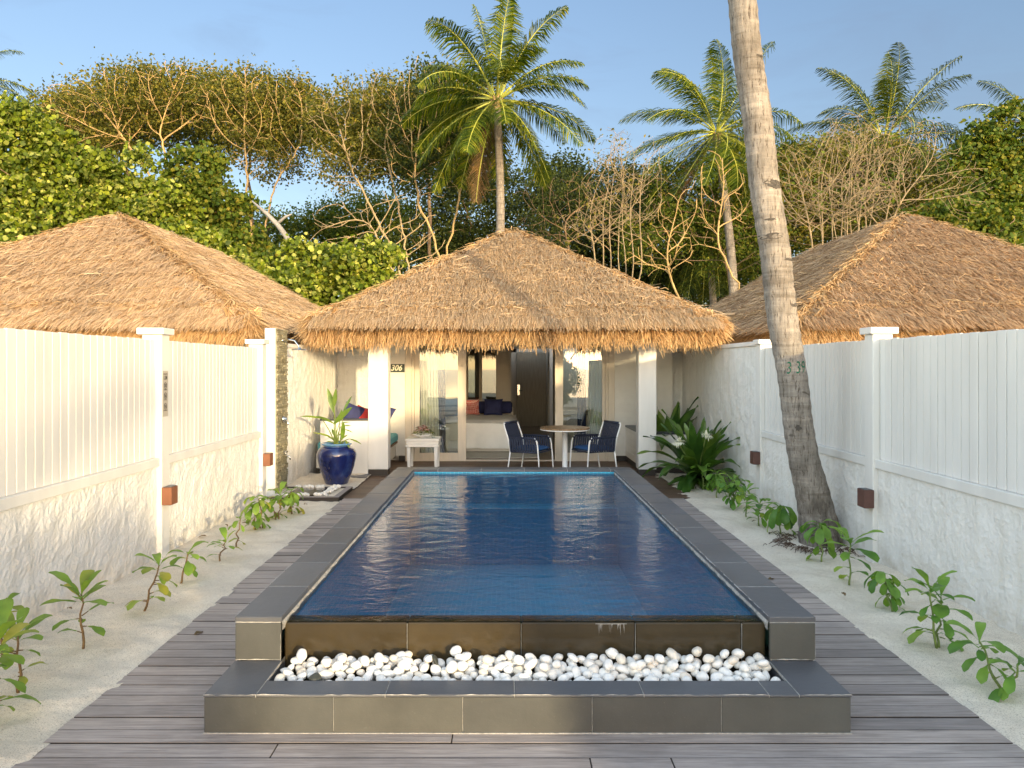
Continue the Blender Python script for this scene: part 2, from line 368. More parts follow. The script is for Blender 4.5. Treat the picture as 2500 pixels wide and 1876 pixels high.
def trunk_mat():
    m, nt, out = new_mat('palm_bark')
    v = mapped(nt)
    sep = N(nt, 'ShaderNodeSeparateXYZ'); L(nt, v, sep.inputs[0])
    base = ramp(nt, noise_tex(nt, v, 3.5, 6, 0.65), [(0.3, (0.19, 0.168, 0.143)), (0.7, (0.335, 0.30, 0.26))])
    # vertical cracks
    cr = noise_tex(nt, mapped(nt, (60, 60, 7)), 1.0, 4, 0.75)
    base = mixc(nt, ramp(nt, cr, [(0.38, (0.9, 0.9, 0.9)), (0.45, (0, 0, 0))]), base, (0.085, 0.065, 0.05))
    cr2 = noise_tex(nt, mapped(nt, (26, 26, 3)), 1.0, 5, 0.7)
    base = mixc(nt, 1.0, base, ramp(nt, cr2, [(0.35, (0.70, 0.69, 0.68)), (0.6, (1.1, 1.1, 1.1))]), 'MULTIPLY')
    rg_ = noise_tex(nt, mapped(nt, (1.2, 1.2, 13)), 1.0, 3, 0.6, 0.15)
    base = mixc(nt, 1.0, base, ramp(nt, rg_, [(0.36, (0.72, 0.70, 0.68)), (0.46, (1.0, 1.0, 1.0)), (0.56, (0.95, 0.95, 0.95)), (0.64, (1.22, 1.2, 1.18))]), 'MULTIPLY')
    # dark scars and the dark foot of the trunk
    sc_ = noise_tex(nt, mapped(nt, (5, 5, 11)), 1.0, 3, 0.5, 0.6)
    base = mixc(nt, ramp(nt, sc_, [(0.70, (0, 0, 0)), (0.74, (0.8, 0.8, 0.8))]), base, (0.09, 0.075, 0.06))
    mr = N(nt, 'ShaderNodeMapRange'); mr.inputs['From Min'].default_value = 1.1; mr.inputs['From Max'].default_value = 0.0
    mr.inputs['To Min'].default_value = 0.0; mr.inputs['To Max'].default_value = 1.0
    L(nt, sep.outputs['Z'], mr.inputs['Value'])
    foot_mottle = noise_tex(nt, mapped(nt, (9, 9, 5)), 1.0, 5, 0.7)
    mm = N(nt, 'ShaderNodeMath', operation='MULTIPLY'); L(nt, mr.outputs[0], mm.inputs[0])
    L(nt, ramp(nt, foot_mottle, [(0.40, (0, 0, 0)), (0.62, (1, 1, 1))]), mm.inputs[1])
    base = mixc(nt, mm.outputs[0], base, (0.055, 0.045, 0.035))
    h = N(nt, 'ShaderNodeMath', operation='ADD'); L(nt, cr, h.inputs[0]); L(nt, noise_tex(nt, mapped(nt, (6, 6, 30)), 1, 4), h.inputs[1])
    bsdf(nt, out, base, 0.85, bump(nt, h.outputs[0], 0.7, 0.012), 0.25)
trunk_mat()

def stone_clad():
    m, nt, out = new_mat('stone_cladding')
    c = ramp(nt, island(nt), [(0, (0.16, 0.14, 0.09)), (0.4, (0.30, 0.27, 0.18)), (0.7, (0.22, 0.20, 0.14)), (1, (0.40, 0.36, 0.25))])
    v = mapped(nt)
    c = mixc(nt, 1.0, c, ramp(nt, noise_tex(nt, v, 40, 5), [(0.3, (0.75, 0.75, 0.75)), (0.7, (1.15, 1.15, 1.1))]), 'MULTIPLY')
    bsdf(nt, out, c, 0.8, bump(nt, noise_tex(nt, v, 60, 4), 0.5, 0.006), 0.3)
stone_clad()

# ------------------------------------------------------------------ mesh building
ORG = {}
def link(o, parent=None):
    COL.objects.link(o)
    if parent is not None: o.parent = parent
    return o
def tag(o, label=None, cat=None, group=None, kind=None):
    if label: o['label'] = label
    if cat: o['category'] = cat
    if group: o['group'] = group
    if kind: o['kind'] = kind
    return o
def empty(name, loc=(0, 0, 0), rz=0.0, label=None, cat=None, group=None, local=False):
    o = bpy.data.objects.new(name, None); o.empty_display_size = 0.1
    o.location = loc; o.rotation_euler = (0, 0, rz)
    link(o); ORG[o.name] = Vector((0, 0, 0)) if local else Vector(loc)
    return tag(o, label, cat, group)
def copy_tree(o, parent=None):
    c = o.copy(); COL.objects.link(c); c.parent = parent
    ORG[c.name] = ORG.get(o.name, Vector((0, 0, 0)))
    for ch in list(o.children): copy_tree(ch, c)
    return c

class MB:
    def __init__(s): s.v = []; s.f = []
    def add(s, vs, fs):
        b = len(s.v); s.v.extend([tuple(x) for x in vs]); s.f.extend([tuple(i + b for i in f) for f in fs])
    def box(s, x0, x1, y0, y1, z0, z1, c=0.0, M=None):
        if x0 > x1: x0, x1 = x1, x0
        if y0 > y1: y0, y1 = y1, y0
        if z0 > z1: z0, z1 = z1, z0
        if c <= 0:
            vs = [(x0, y0, z0), (x1, y0, z0), (x1, y1, z0), (x0, y1, z0), (x0, y0, z1), (x1, y0, z1), (x1, y1, z1), (x0, y1, z1)]
            fs = [(0, 3, 2, 1), (4, 5, 6, 7), (0, 1, 5, 4), (1, 2, 6, 5), (2, 3, 7, 6), (3, 0, 4, 7)]
        else:
            c = min(c, (x1 - x0) * .49, (y1 - y0) * .49, (z1 - z0) * .49)
            vs = []; idx = {}
            for i, (X, sx) in enumerate(((x0, 1), (x1, -1))):
                for j, (Y, sy) in enumerate(((y0, 1), (y1, -1))):
                    for k, (Z, sz) in enumerate(((z0, 1), (z1, -1))):
                        idx[i, j, k] = len(vs)
                        vs += [(X, Y + sy * c, Z + sz * c), (X + sx * c, Y, Z + sz * c), (X + sx * c, Y + sy * c, Z)]
            g = lambda i, j, k, a: idx[i, j, k] + a
            fs = [(g(0, 0, 0, 0), g(0, 0, 1, 0), g(0, 1, 1, 0), g(0, 1, 0, 0)), (g(1, 0, 0, 0), g(1, 1, 0, 0), g(1, 1, 1, 0), g(1, 0, 1, 0)),
                  (g(0, 0, 0, 1), g(1, 0, 0, 1), g(1, 0, 1, 1), g(0, 0, 1, 1)), (g(0, 1, 0, 1), g(0, 1, 1, 1), g(1, 1, 1, 1), g(1, 1, 0, 1)),
                  (g(0, 0, 0, 2), g(0, 1, 0, 2), g(1, 1, 0, 2), g(1, 0, 0, 2)), (g(0, 0, 1, 2), g(1, 0, 1, 2), g(1, 1, 1, 2), g(0, 1, 1, 2))]
            for j in (0, 1):
                for k in (0, 1):
                    fs.append((g(0, j, k, 1), g(1, j, k, 1), g(1, j, k, 2), g(0, j, k, 2)))
            for i in (0, 1):
                for k in (0, 1):
                    fs.append((g(i, 0, k, 0), g(i, 1, k, 0), g(i, 1, k, 2), g(i, 0, k, 2)))
            for i in (0, 1):
                for j in (0, 1):
                    fs.append((g(i, j, 0, 0), g(i, j, 1, 0), g(i, j, 1, 1), g(i, j, 0, 1)))
            for i in (0, 1):
                for j in (0, 1):
                    for k in (0, 1):
                        fs.append((g(i, j, k, 0), g(i, j, k, 1), g(i, j, k, 2)))
        if M is not None: vs = [M @ Vector(p) for p in vs]
        s.add(vs, fs); return s
    def tube(s, pts, rad, n=8, cap=True, sq=1.0):
        pts = [Vector(p) for p in pts]
        if not hasattr(rad, '__len__'): rad = [rad] * len(pts)
        vs = []; m = len(pts)
        t = (pts[1] - pts[0]).normalized()
        a = Vector((0, 0, 1)) if abs(t.z) < 0.9 else Vector((0, 1, 0))
        u = t.cross(a).normalized()
        for i, p in enumerate(pts):
            t = (pts[min(i + 1, m - 1)] - pts[max(i - 1, 0)])
            if t.length < 1e-9: t = Vector((0, 0, 1))
            t.normalize(); u = (u - t * u.dot(t))
            if u.length < 1e-6: u = t.orthogonal()
            u.normalize(); w = t.cross(u)
            for k in range(n):
                an = 2 * PI * k / n
                vs.append(p + (u * math.cos(an) + w * math.sin(an) * sq) * rad[i])
        fs = [(i * n + k, i * n + (k + 1) % n, (i + 1) * n + (k + 1) % n, (i + 1) * n + k) for i in range(m - 1) for k in range(n)]
        if cap: fs += [tuple(range(n - 1, -1, -1)), tuple((m - 1) * n + k for k in range(n))]
        s.add(vs, fs); return s
    def lathe(s, prof, n=32, c=(0, 0, 0), cap=True):
        vs = [(c[0] + r * math.cos(2 * PI * k / n), c[1] + r * math.sin(2 * PI * k / n), c[2] + z) for r, z in prof for k in range(n)]
        m = len(prof)
        fs = [(i * n + k, i * n + (k + 1) % n, (i + 1) * n + (k + 1) % n, (i + 1) * n + k) for i in range(m - 1) for k in range(n)]
        if cap: fs += [tuple(range(n - 1, -1, -1)), tuple((m - 1) * n + k for k in range(n))]
        s.add(vs, fs); return s
    def sheet(s, fn, nu, nv):
        vs = [fn(i / nu, j / nv) for j in range(nv + 1) for i in range(nu + 1)]
        fs = [(j * (nu + 1) + i, j * (nu + 1) + i + 1, (j + 1) * (nu + 1) + i + 1, (j + 1) * (nu + 1) + i) for j in range(nv) for i in range(nu)]
        s.add(vs, fs); return s
    def leaf(s, base, d, up, length, width, droop=0.3, prof=None, fold=0.25, nseg=6, curl=0.0, rnd=None):
        """A blade with a midrib: grows from base along d and bends down."""
        d = Vector(d).normalized(); up = Vector(up)
        side = d.cross(up)
        if side.length < 1e-4: side = Vector((1, 0, 0))
        side.normalize(); nrm = side.cross(d).normalized()
        p = Vector(base); vs = []; step = length / nseg; dd = d.copy()
        for i in range(nseg + 1):
            t = i / nseg
            w = width * 0.5 * (prof(t) if prof else math.sin(PI * min(1, t * 0.92 + 0.05)) ** 0.8)
            nn = side.cross(dd).normalized()
            wob = (math.sin(t * 14 + length * 50) * curl * width)
            vs += [p + side * w + nn * (fold * w + wob), p, p - side * w + nn * (fold * w - wob)]
            dd = (dd + Vector((0, 0, -1)) * droop * (0.4 + t) / nseg * 2).normalized()
            p = p + dd * step
        fs = []
        for i in range(nseg):
            a = i * 3; b = a + 3
            fs += [(a, a + 1, b + 1, b), (a + 1, a + 2, b + 2, b + 1)]
        s.add(vs, fs); return s
    def build(s, name, mat, parent=None, smooth=False, loc=None, bevel=0):
        me = bpy.data.meshes.new(name)
        o0 = Vector((0, 0, 0))
        if parent is not None: o0 = ORG.get(parent.name, o0)
        elif loc is not None: o0 = Vector(loc)
        me.from_pydata([(v[0] - o0.x, v[1] - o0.y, v[2] - o0.z) for v in s.v], [], s.f)
        mats = mat if isinstance(mat, (list, tuple)) else [mat]
        for m in mats: me.materials.append(MATS[m])
        if smooth: me.shade_smooth()
        me.update()
        o = bpy.data.objects.new(name, me); link(o, parent)
        if parent is None and loc is not None: o.location = loc
        ORG[o.name] = o0
        return o

def np_mesh(name, V, k, mat, parent=None, F_=None, smooth=False):
    """V: (n*k,3) vertices, polygons of F_ index pattern per item (list of tuples) or k-gons."""
    V = np.asarray(V, dtype=np.float32)
    o0 = ORG.get(parent.name, Vector((0, 0, 0))) if parent is not None else Vector((0, 0, 0))
    V = V - np.array(o0, dtype=np.float32)
    n = len(V) // k
    pat = F_ or [tuple(range(k))]
    loops = []; 
    base = (np.arange(n) * k)[:, None]
    idx = np.concatenate([base + np.array(p)[None, :] for p in pat], axis=1)   # n x sum(len)
    sizes = np.tile(np.array([len(p) for p in pat], dtype=np.int32), n)
    me = bpy.data.meshes.new(name)
    me.vertices.add(len(V)); me.vertices.foreach_set('co', V.ravel())
    me.loops.add(idx.size); me.loops.foreach_set('vertex_index', idx.ravel().astype(np.int32))
    me.polygons.add(len(sizes))
    starts = np.concatenate([[0], np.cumsum(sizes)[:-1]]).astype(np.int32)
    me.polygons.foreach_set('loop_start', starts)
    try: me.polygons.foreach_set('loop_total', sizes)
    except Exception: pass
    me.materials.append(MATS[mat]); me.update(calc_edges=True); me.validate()
    if smooth: me.shade_smooth()
    o = bpy.data.objects.new(name, me); link(o, parent); ORG[o.name] = o0
    return o

def leaf_cloud(rng, C, size, aspect=0.6, sizevar=0.35, up=0.35, six=False, bias=(0, -0.35, 0.3)):
    """Vertices of one small leaf at each centre of C (n,3): diamonds, or six-cornered rounder leaves."""
    n = len(C)
    nr = rng.normal(size=(n, 3)) * 0.6 + np.array(bias)
    nr /= np.linalg.norm(nr, axis=1)[:, None] + 1e-9
    a = rng.normal(size=(n, 3)); a[:, 2] -= 0.4
    u = a - nr * (a * nr).sum(1)[:, None]; u /= np.linalg.norm(u, axis=1)[:, None] + 1e-9
    w = np.cross(nr, u)
    sz = size * (1 + sizevar * rng.uniform(-1, 1, n)); L_ = sz[:, None]; W = (sz * aspect)[:, None]
    if six:
        P = [C - u * L_ * .5, C - u * L_ * .22 + w * W * .5 - nr * L_ * .06, C + u * L_ * .18 + w * W * .46 - nr * L_ * .06, C + u * L_ * .55,
             C + u * L_ * .18 - w * W * .46 - nr * L_ * .06, C - u * L_ * .22 - w * W * .5 - nr * L_ * .06]
        V = np.stack(P, axis=1).reshape(-1, 3); return V, 6
    P = [C - u * L_ * .5, C + w * W * .5, C + u * L_ * .5, C - w * W * .5]
    return np.stack(P, axis=1).reshape(-1, 3), 4
SIX = [(0, 1, 2, 3), (0, 3, 4, 5)]
def mat_text(body, size, mat, name, parent, M, ext=0.0015, align='CENTER', shear=0.0, sx=1.0, bold=0.0, warp=None):
    cu = bpy.data.curves.new('t', 'FONT'); cu.body = body; cu.size = size; cu.align_x = align; cu.align_y = 'CENTER'
    cu.extrude = ext; cu.shear = shear; cu.offset = bold; cu.resolution_u = 3
    ob = bpy.data.objects.new('t', cu); COL.objects.link(ob)
    dg = bpy.context.evaluated_depsgraph_get()
    me = bpy.data.meshes.new_from_object(ob.evaluated_get(dg))
    bpy.data.objects.remove(ob)
    o0 = ORG.get(parent.name, Vector((0, 0, 0)))
    for v in me.vertices:
        p = Vector((v.co.x * sx, v.co.y, v.co.z)); p = M @ p
        if warp: p = warp(p)
        v.co = p - o0
    me.materials.clear(); me.materials.append(MATS[mat])
    o = bpy.data.objects.new(name, me); link(o, parent); ORG[o.name] = o0
    return o
# ================================================================== SETTING
R0 = random.Random(7)
LX, RX = -3.08, 3.22            # pool-side faces of the side walls
# ground with an opening under the pool
g = MB()
hx0, hx1, hy0, hy1 = -1.38, 1.58, 3.5, 9.5
for (a, b, c, d) in ((-90, hx0, -16, 140), (hx1, 90, -16, 140), (hx0, hx1, -16, hy0), (hx0, hx1, hy1, 140)):
    g.add([(a, c, -0.06), (b, c, -0.06), (b, d, -0.06), (a, d, -0.06)], [(0, 1, 2, 3)])
o = g.build('ground', 'ground_earth'); tag(o, kind='structure', label='sandy earth ground under and around the villas')
g = MB(); g.add([(-400, -600, -0.5), (400, -600, -0.5), (400, -15.5, -0.5), (-400, -15.5, -0.5)], [(0, 1, 2, 3)])
o = g.build('sea', 'sea_water'); tag(o, kind='structure', label='open sea beyond the beach')
g = MB()
g.sheet(lambda u, v: (-60 + 120 * u, -16.5 + 1.4 * v, -0.75 + 0.69 * v), 20, 3)
o = g.build('beach_slope', 'sand'); tag(o, kind='structure', label='pale sand slope running down to the sea')

def sand_bed(name, x0, x1, y0, y1, wall_side, z0=0.0):
    nx, ny = int((x1 - x0) / 0.028), int((y1 - y0) / 0.028)
    def f(u, v):
        x, y = x0 + (x1 - x0) * u, y0 + (y1 - y0) * v
        e = u if wall_side > 0 else 1 - u
        z = 0.022 * noise.noise((x * 2.2, y * 2.2, 3)) + 0.014 * noise.noise((x * 6, y * 6, 1)) + 0.007 * noise.noise((x * 17, y * 17, 2))
        z += 0.05 * max(0, e - 0.6) ** 1.5 - 0.012 * (1 - min(1, e * 8))
        return (x, y, z + z0)
    m = MB(); m.sheet(f, nx, ny)
    return tag(m.build(name, 'sand', smooth=True), kind='structure', label='raked white sand strip beside the wall')
sand_bed('sand', LX - 0.02, -2.06, 1.6, 9.46, -1)
sand_bed('sand', 2.28, RX + 0.02, 1.6, 13.45, 1)
sand_bed('sand', LX - 0.02, -2.1, 10.22, 11.6, -1, 0.03)
m = MB(); m.sheet(lambda u, v: (-8 + 16 * u, -15 + 16.6 * v, 0.03 * noise.noise((u * 9, v * 9, 0)) - 0.05), 60, 60)
tag(m.build('sand', 'sand', smooth=True), kind='structure', label='open beach sand in front of the deck')

# timber deck
m = MB(); P_ = 0.1235; y = 1.62; k = 0
PX0, PX1 = -1.40, 1.60
while y < 9.56:
    y1 = y + P_ - 0.0085
    x0, x1 = -2.10 + R0.uniform(-.004, .004), 2.30 + R0.uniform(-.004, .004)
    if y1 < 3.56:
        cuts = sorted(R0.uniform(x0 + .5, x1 - .5) for _ in range(R0.choice((1, 1, 2))))
        xs = [x0] + [c for c in cuts] + [x1]
        for a, b in zip(xs[:-1], xs[1:]):
            if b - a > 0.1: m.box(a + .002, b - .002, y, y1, -0.03, R0.uniform(-.002, .002), 0.002)
    else:
        m.box(x0, PX0 + .05 if y1 < 9.5 else PX0, y, y1, -0.03, R0.uniform(-.002, .002), 0.002)
        m.box(PX1 - .05, x1, y, y1, -0.03, R0.uniform(-.002, .002), 0.002)
    y += P_
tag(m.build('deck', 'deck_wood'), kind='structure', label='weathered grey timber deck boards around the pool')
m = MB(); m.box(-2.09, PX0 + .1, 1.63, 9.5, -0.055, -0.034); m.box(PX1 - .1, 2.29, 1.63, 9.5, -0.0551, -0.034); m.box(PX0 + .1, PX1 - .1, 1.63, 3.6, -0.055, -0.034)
tag(m.build('deck_gap_underlay', 'soil'), kind='structure')  # near-black sheet whose colour stands in for shade in the gaps
# veranda floor
m = MB(); y = 9.575
while y < 13.42:
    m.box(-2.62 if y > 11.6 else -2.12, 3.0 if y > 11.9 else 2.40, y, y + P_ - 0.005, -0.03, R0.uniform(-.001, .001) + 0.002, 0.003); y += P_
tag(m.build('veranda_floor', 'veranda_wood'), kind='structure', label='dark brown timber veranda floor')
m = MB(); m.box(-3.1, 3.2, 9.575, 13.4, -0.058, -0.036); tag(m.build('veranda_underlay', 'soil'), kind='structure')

# ================================================================== POOL
PR_ = random.Random(77)
simple('efflorescence', (0.40, 0.39, 0.37), 0.8, 0.3, 60, 0.3, 120)
pool = empty('swimming_pool', (0.1, 6.4, 0), label='raised plunge pool clad in dark slate with an overflowing front edge', cat='pool')
ZC, ZP, WZ = 0.407, 0.182, 0.362
CW = 0.235
def coping_block(mb, x0, x1, y0, y1, z0, z1): mb.box(x0, x1, y0, y1, z0, z1, 0.006)
m = MB(); top = MB(); gr = MB()
pitch = 0.535; t_ = 0.03
for (a, b) in ((PX0, PX0 + CW), (PX1 - CW, PX1)):
    y = 3.826; i = 0
    while y < 9.5:
        y2 = min(y + pitch, 9.325 if y + pitch > 9.0 else y + pitch)
        if 9.325 - y2 < 0.15: y2 = 9.325
        top.box(a - .004, b + .004, y + .004, y2 - .004, ZC - t_, ZC + R0.uniform(-.0012, .0012), 0.004)
        y = y2
        if y >= 9.32: break
x = PX0 - .004
for i in range(6):
    x2 = min(x + 0.545, PX1 + .004)
    if i == 5: x2 = PX1 + .004
    top.box(x + .003, x2 - .003, 9.328, 9.56, ZC - t_, ZC + R0.uniform(-.001, .001), 0.004); x = x2
top.build('coping', 'slate', pool)
gr.box(PX0 + .002, PX0 + CW - .002, 3.832, 9.55, ZC - t_ - .004, ZC - .0022); gr.box(PX1 - CW + .002, PX1 - .002, 3.832, 9.55, ZC - t_ - .004, ZC - .0022)
gr.box(PX0 + CW, PX1 - CW, 9.334, 9.552, ZC - t_ - .004, ZC - .0022)
# faces of the side walls (front ends and outer sides), tiled
for (a, b) in ((PX0, PX0 + CW), (PX1 - CW, PX1)):
    m.box(a, b, 3.826, 3.846, ZP + .002, ZC - t_ - .002, 0.003)
y = 3.85
while y < 9.5:
    y2 = min(y + pitch, 9.55)
    m.box(PX0, PX0 + .02, y + .002, y2 - .002, -.03, ZC - t_ - .002, 0.003)
    m.box(PX1 - .02, PX1, y + .002, y2 - .002, -.03, ZC - t_ - .002, 0.003); y = y2
for i in range(6): m.box(PX0 + .002 + i * .5, PX0 - .002 + (i + 1) * .5, 9.535, 9.555, -.03, ZC - t_ - .002, 0.003)
m.build('side_wall', 'slate_face', pool)
gr.build('grout', 'grout', pool)
m = MB()      # inner edge strip under the coping, rough split slate
for (a, b, s) in ((PX0 + CW - .012, PX0 + CW, 1), (PX1 - CW, PX1 - CW + .012, -1)):
    n = 220; vs = []; fs = []
    for i in range(n + 1):
        yy = 3.846 + (9.33 - 3.846) * i / n
        xx = (b if s > 0 else a)
        j1 = 0.010 * noise.noise((yy * 9, 1.3 * s, 0)) + 0.006 * noise.noise((yy * 37, 2, 0)); j2 = 0.006 * noise.noise((yy * 14, 7.7 * s, 0))
        vs += [(xx + s * 0.001, yy, ZC - t_ + .001), (xx + s * (.008 + j1), yy, ZC - t_ - .012), (xx + s * (.004 + j2), yy, WZ - .03)]
    for i in range(n):
        k = i * 3; fs += [(k, k + 1, k + 4, k + 3), (k + 1, k + 2, k + 5, k + 4)]
    m.add(vs, fs)
m.build('edge_strip', 'grout', pool)
# basin
IX0, IX1, IY0, IY1, BZ = PX0 + CW, PX1 - CW, 4.02, 9.328, -0.70
m = MB()
m.add([(IX0, IY0, BZ), (IX1, IY0, BZ), (IX1, IY1, BZ), (IX0, IY1, BZ), (IX0, IY0, ZC - .03), (IX1, IY0, ZC - .03), (IX1, IY1, ZC - .03), (IX0, IY1, ZC - .03)],
      [(0, 1, 2, 3), (3, 7, 4, 0), (1, 5, 6, 2), (2, 6, 7, 3), (0, 4, 5, 1)])
# cut the front face down to the weir top by moving its upper vertices
m.v[4] = (IX0, IY0, WZ - .012); m.v[5] = (IX1, IY0, WZ - .012)
m.box(IX0, IX1, 8.98, IY1, BZ, -0.02)       # seating step at the far end
m.build('basin', 'pool_mosaic', pool)
# weir wall
m = MB()
xs = [IX0 - .002, -0.52, 0.08, 0.68, 1.24, IX1 + .002]
for a, b in zip(xs[:-1], xs[1:]):
    m.box(a + .0015, b - .0015, 3.892, 4.018, -.05, WZ - .008, 0.006)
m.build('weir_wall', 'slate_wet', pool)
for x in xs[1:-1]:
    m = MB(); m.box(x - .0007, x + .0007, 3.889, 3.9, 0.0, WZ - .012); m.build('weir_joint', 'grout', pool)
# front trough
m = MB(); fz = ZP - .026
xs = [PX0 + .6 * i for i in range(6)]
for a, b in zip(xs[:-1], xs[1:]):
    m.box(a + (.0012 if a > PX0 else 0), b - .0012, 3.43, 3.452, .004, ZP - .012, 0.003)
yy = 3.454
for i in range(1):
    m.box(PX0, PX0 + .022, yy, 3.83, .004, ZP - .012, 0.003); m.box(PX1 - .022, PX1, yy, 3.83, .004, ZP - .012, 0.003)
m.build('trough_wall', 'slate_face', pool)
m = MB(); xs2 = [PX0 - .004, PX0 + .24, PX0 + .84, PX0 + 1.44, PX0 + 2.04, PX0 + 2.62, PX1 - .24, PX1 + .004]
for i, (a, b) in enumerate(zip(xs2[:-1], xs2[1:])):
    if i in (0, 6): m.box(a + .0015, b - .0015, 3.426, 3.824, ZP - .012, ZP, 0.003)
    else: m.box(a + .0015, b - .0015, 3.426, 3.585, ZP - .012, ZP + R0.uniform(-.001, .001), 0.003)
for (a, b) in ((PX0 + .2385, PX0 + .2365), (PX1 - .2385, PX1 - .2365)):
    m.box(a, b, 3.585, 3.89, .02, ZP - .001)
m.box(PX0 + .24, PX1 - .24, 3.5825, 3.585, .02, ZP - .013)
m.build('trough_rim', 'slate', pool)
m = MB(); m.box(PX0 + .003, PX1 - .003, 3.434, 3.58, .01, ZP - .015); m.box(PX0 + .003, PX0 + .236, 3.44, 3.88, .01, ZP - .0153); m.box(PX1 - .236, PX1 - .003, 3.44, 3.88, .01, ZP - .0153)
# thin pale mortar line under the front and round the upright corners
m.box(PX0 - .003, PX1 + .003, 3.4265, 3.45, 0.0, .005)
for x in xs2[1:-1]: m.box(x - .0015, x + .0015, 3.4275, 3.584 if x > PX0 + .3 and x < PX1 - .3 else 3.82, ZP - .013, ZP - .0012)
m.build('mortar', 'grout', pool)
def wear(mb, p0, p1, w, seed, up=(0, 0, 1), keep=.0, amt=1.0):
    """pale chipped mineral line that runs along a stone edge"""
    p0, p1 = Vector(p0), Vector(p1); L_ = (p1 - p0).length; n = int(L_ / .012); d = (p1 - p0) / n; s = Vector(up).cross(d).normalized(); up = Vector(up)
    q = []
    for i in range(n + 1):
        t = i * .012; k = noise.noise((t * 5, seed, 0)) + .7 * noise.noise((t * 23, seed, 3)) + .35
        q.append(max(0, k) * w * amt)
    for i in range(n):
        a, b = q[i], q[i + 1]
        if a <= keep and b <= keep: continue
        c, e = p0 + d * i + up * .0009, p0 + d * (i + 1) + up * .0009
        mb.add([c, e, e + s * b, c + s * a], [(0, 1, 2, 3)])
m = MB()
wear(m, (PX0 - .003, 3.4262, ZP + .001), (PX1 + .003, 3.4262, ZP + .001), -.007, 1)
wear(m, (PX0 - .003, 3.4255, ZP - .001), (PX1 + .003, 3.4255, ZP - .001), .006, 2, (0, -1, 0))
wear(m, (PX0 - .004, 3.835, ZC + .0008), (PX0 - .004, 9.3, ZC + .0008), .007, 3)
wear(m, (PX1 + .004, 3.835, ZC + .0008), (PX1 + .004, 9.3, ZC + .0008), -.007, 4)
wear(m, (PX0 + CW + .004, 3.835, ZC + .0008), (PX0 + CW + .004, 9.3, ZC + .0008), -.010, 5)
wear(m, (PX1 - CW - .004, 3.835, ZC + .0008), (PX1 - CW - .004, 9.3, ZC + .0008), .010, 6)
wear(m, (PX0, 3.8253, ZP + .2), (PX0 + CW, 3.8253, ZP + .2), .004, 7, (0, -1, 0))
for (x, s_) in ((PX0, 1), (PX0 + CW, -1), (PX1 - CW, 1), (PX1, -1)): wear(m, (x, 3.8252, ZP), (x, 3.8252, ZC - .03), -.005 * s_, 8 + x, (0, -1, 0))
wear(m, (PX0, 3.825, ZP + .004), (PX0 + CW, 3.825, ZP + .004), .006, 12, (0, -1, 0)); wear(m, (PX1 - CW, 3.825, ZP + .004), (PX1, 3.825, ZP + .004), .006, 13, (0, -1, 0))
wear(m, (-1.1, 3.891, WZ - .010), (1.3, 3.891, WZ - .010), -.006, 14, (0, -1, 0))
m.build('mineral_line', 'efflorescence', pool)
m = MB()
for i in range(16):     # pale runs down the weir face
    x = .55 + PR_.uniform(-.07, .07); l = PR_.uniform(.01, .06); w = PR_.uniform(.001, .004)
    m.add([(x, 3.8905, WZ - .012), (x + w, 3.8905, WZ - .012), (x + w * .6 + PR_.uniform(-.004, .004), 3.8905, WZ - .016 - l)], [(0, 2, 1)])
m.add([(.47, 3.8906, WZ - .014), (.635, 3.8906, WZ - .014), (.635, 3.8906, WZ - .011), (.47, 3.8906, WZ - .011)], [(0, 1, 2, 3)])
m.build('lime_stain', 'efflorescence', pool)
m = MB(); m.box(PX0 + .24, PX1 - .24, 3.586, 3.89, -.02, .05); m.build('trough_floor', 'dark_trough', pool)

m = MB()
def wf(u, v):
    return (IX0 + (IX1 - IX0) * u, 3.897 + (IY1 - 3.897) * v, WZ)
m.sheet(wf, 2, 2)
tag(m.build('water', 'pool_water'), kind='structure', label='rippled blue pool water')

# pebbles: one object each
PR = random.Random(11)
def pebble_mesh(seed, a, b, c):
    me = bpy.data.meshes.new('pebble')
    import bmesh
    bm = bmesh.new(); bmesh.ops.create_icosphere(bm, subdivisions=3, radius=1)
    for v in bm.verts:
        n = noise.noise(v.co * 0.9 + Vector((seed * 7.1, 0, 0))) * 0.22
        p = v.co * (1 + n)
        v.co = (p.x * a, p.y * b, p.z * c)
    bm.to_mesh(me); bm.free(); me.shade_smooth(); return me
pm = [pebble_mesh(i, PR.uniform(.030, .044), PR.uniform(.024, .032), PR.uniform(.020, .027)) for i in range(12)]
for me in pm: me.materials.append(MATS['white_stone'])
bmesh_black = pebble_mesh(50, .034, .028, .024); bmesh_black.materials.append(MATS['black_stone'])
placed = []
def try_place(x, y, r):
    for (a, b, c) in placed:
        if (a - x) ** 2 + (b - y) ** 2 < (r + c) ** 2 * 0.62: return False
    placed.append((x, y, r)); return True
peb = []
tries = 0
while len(peb) < 246 and tries < 60000:
    tries += 1
    x, y = PR.uniform(PX0 + .285, PX1 - .275), PR.uniform(3.618, 3.862)
    r = PR.uniform(.024, .037)
    if try_place(x, y, r): peb.append((x, y, 0.145 + (y - 3.6) * 0.12 + PR.uniform(-.012, .012), r))
layer2 = 0
while layer2 < 44:
    x, y = PR.uniform(PX0 + .29, PX1 - .28), PR.uniform(3.70, 3.85)
    if all((a - x) ** 2 + (b - y) ** 2 > 0.0045 for a, b, z, r in peb[246:]):
        peb.append((x, y, 0.197 + (y - 3.7) * .12 + PR.uniform(-.01, .012), PR.uniform(.027, .036))); layer2 += 1
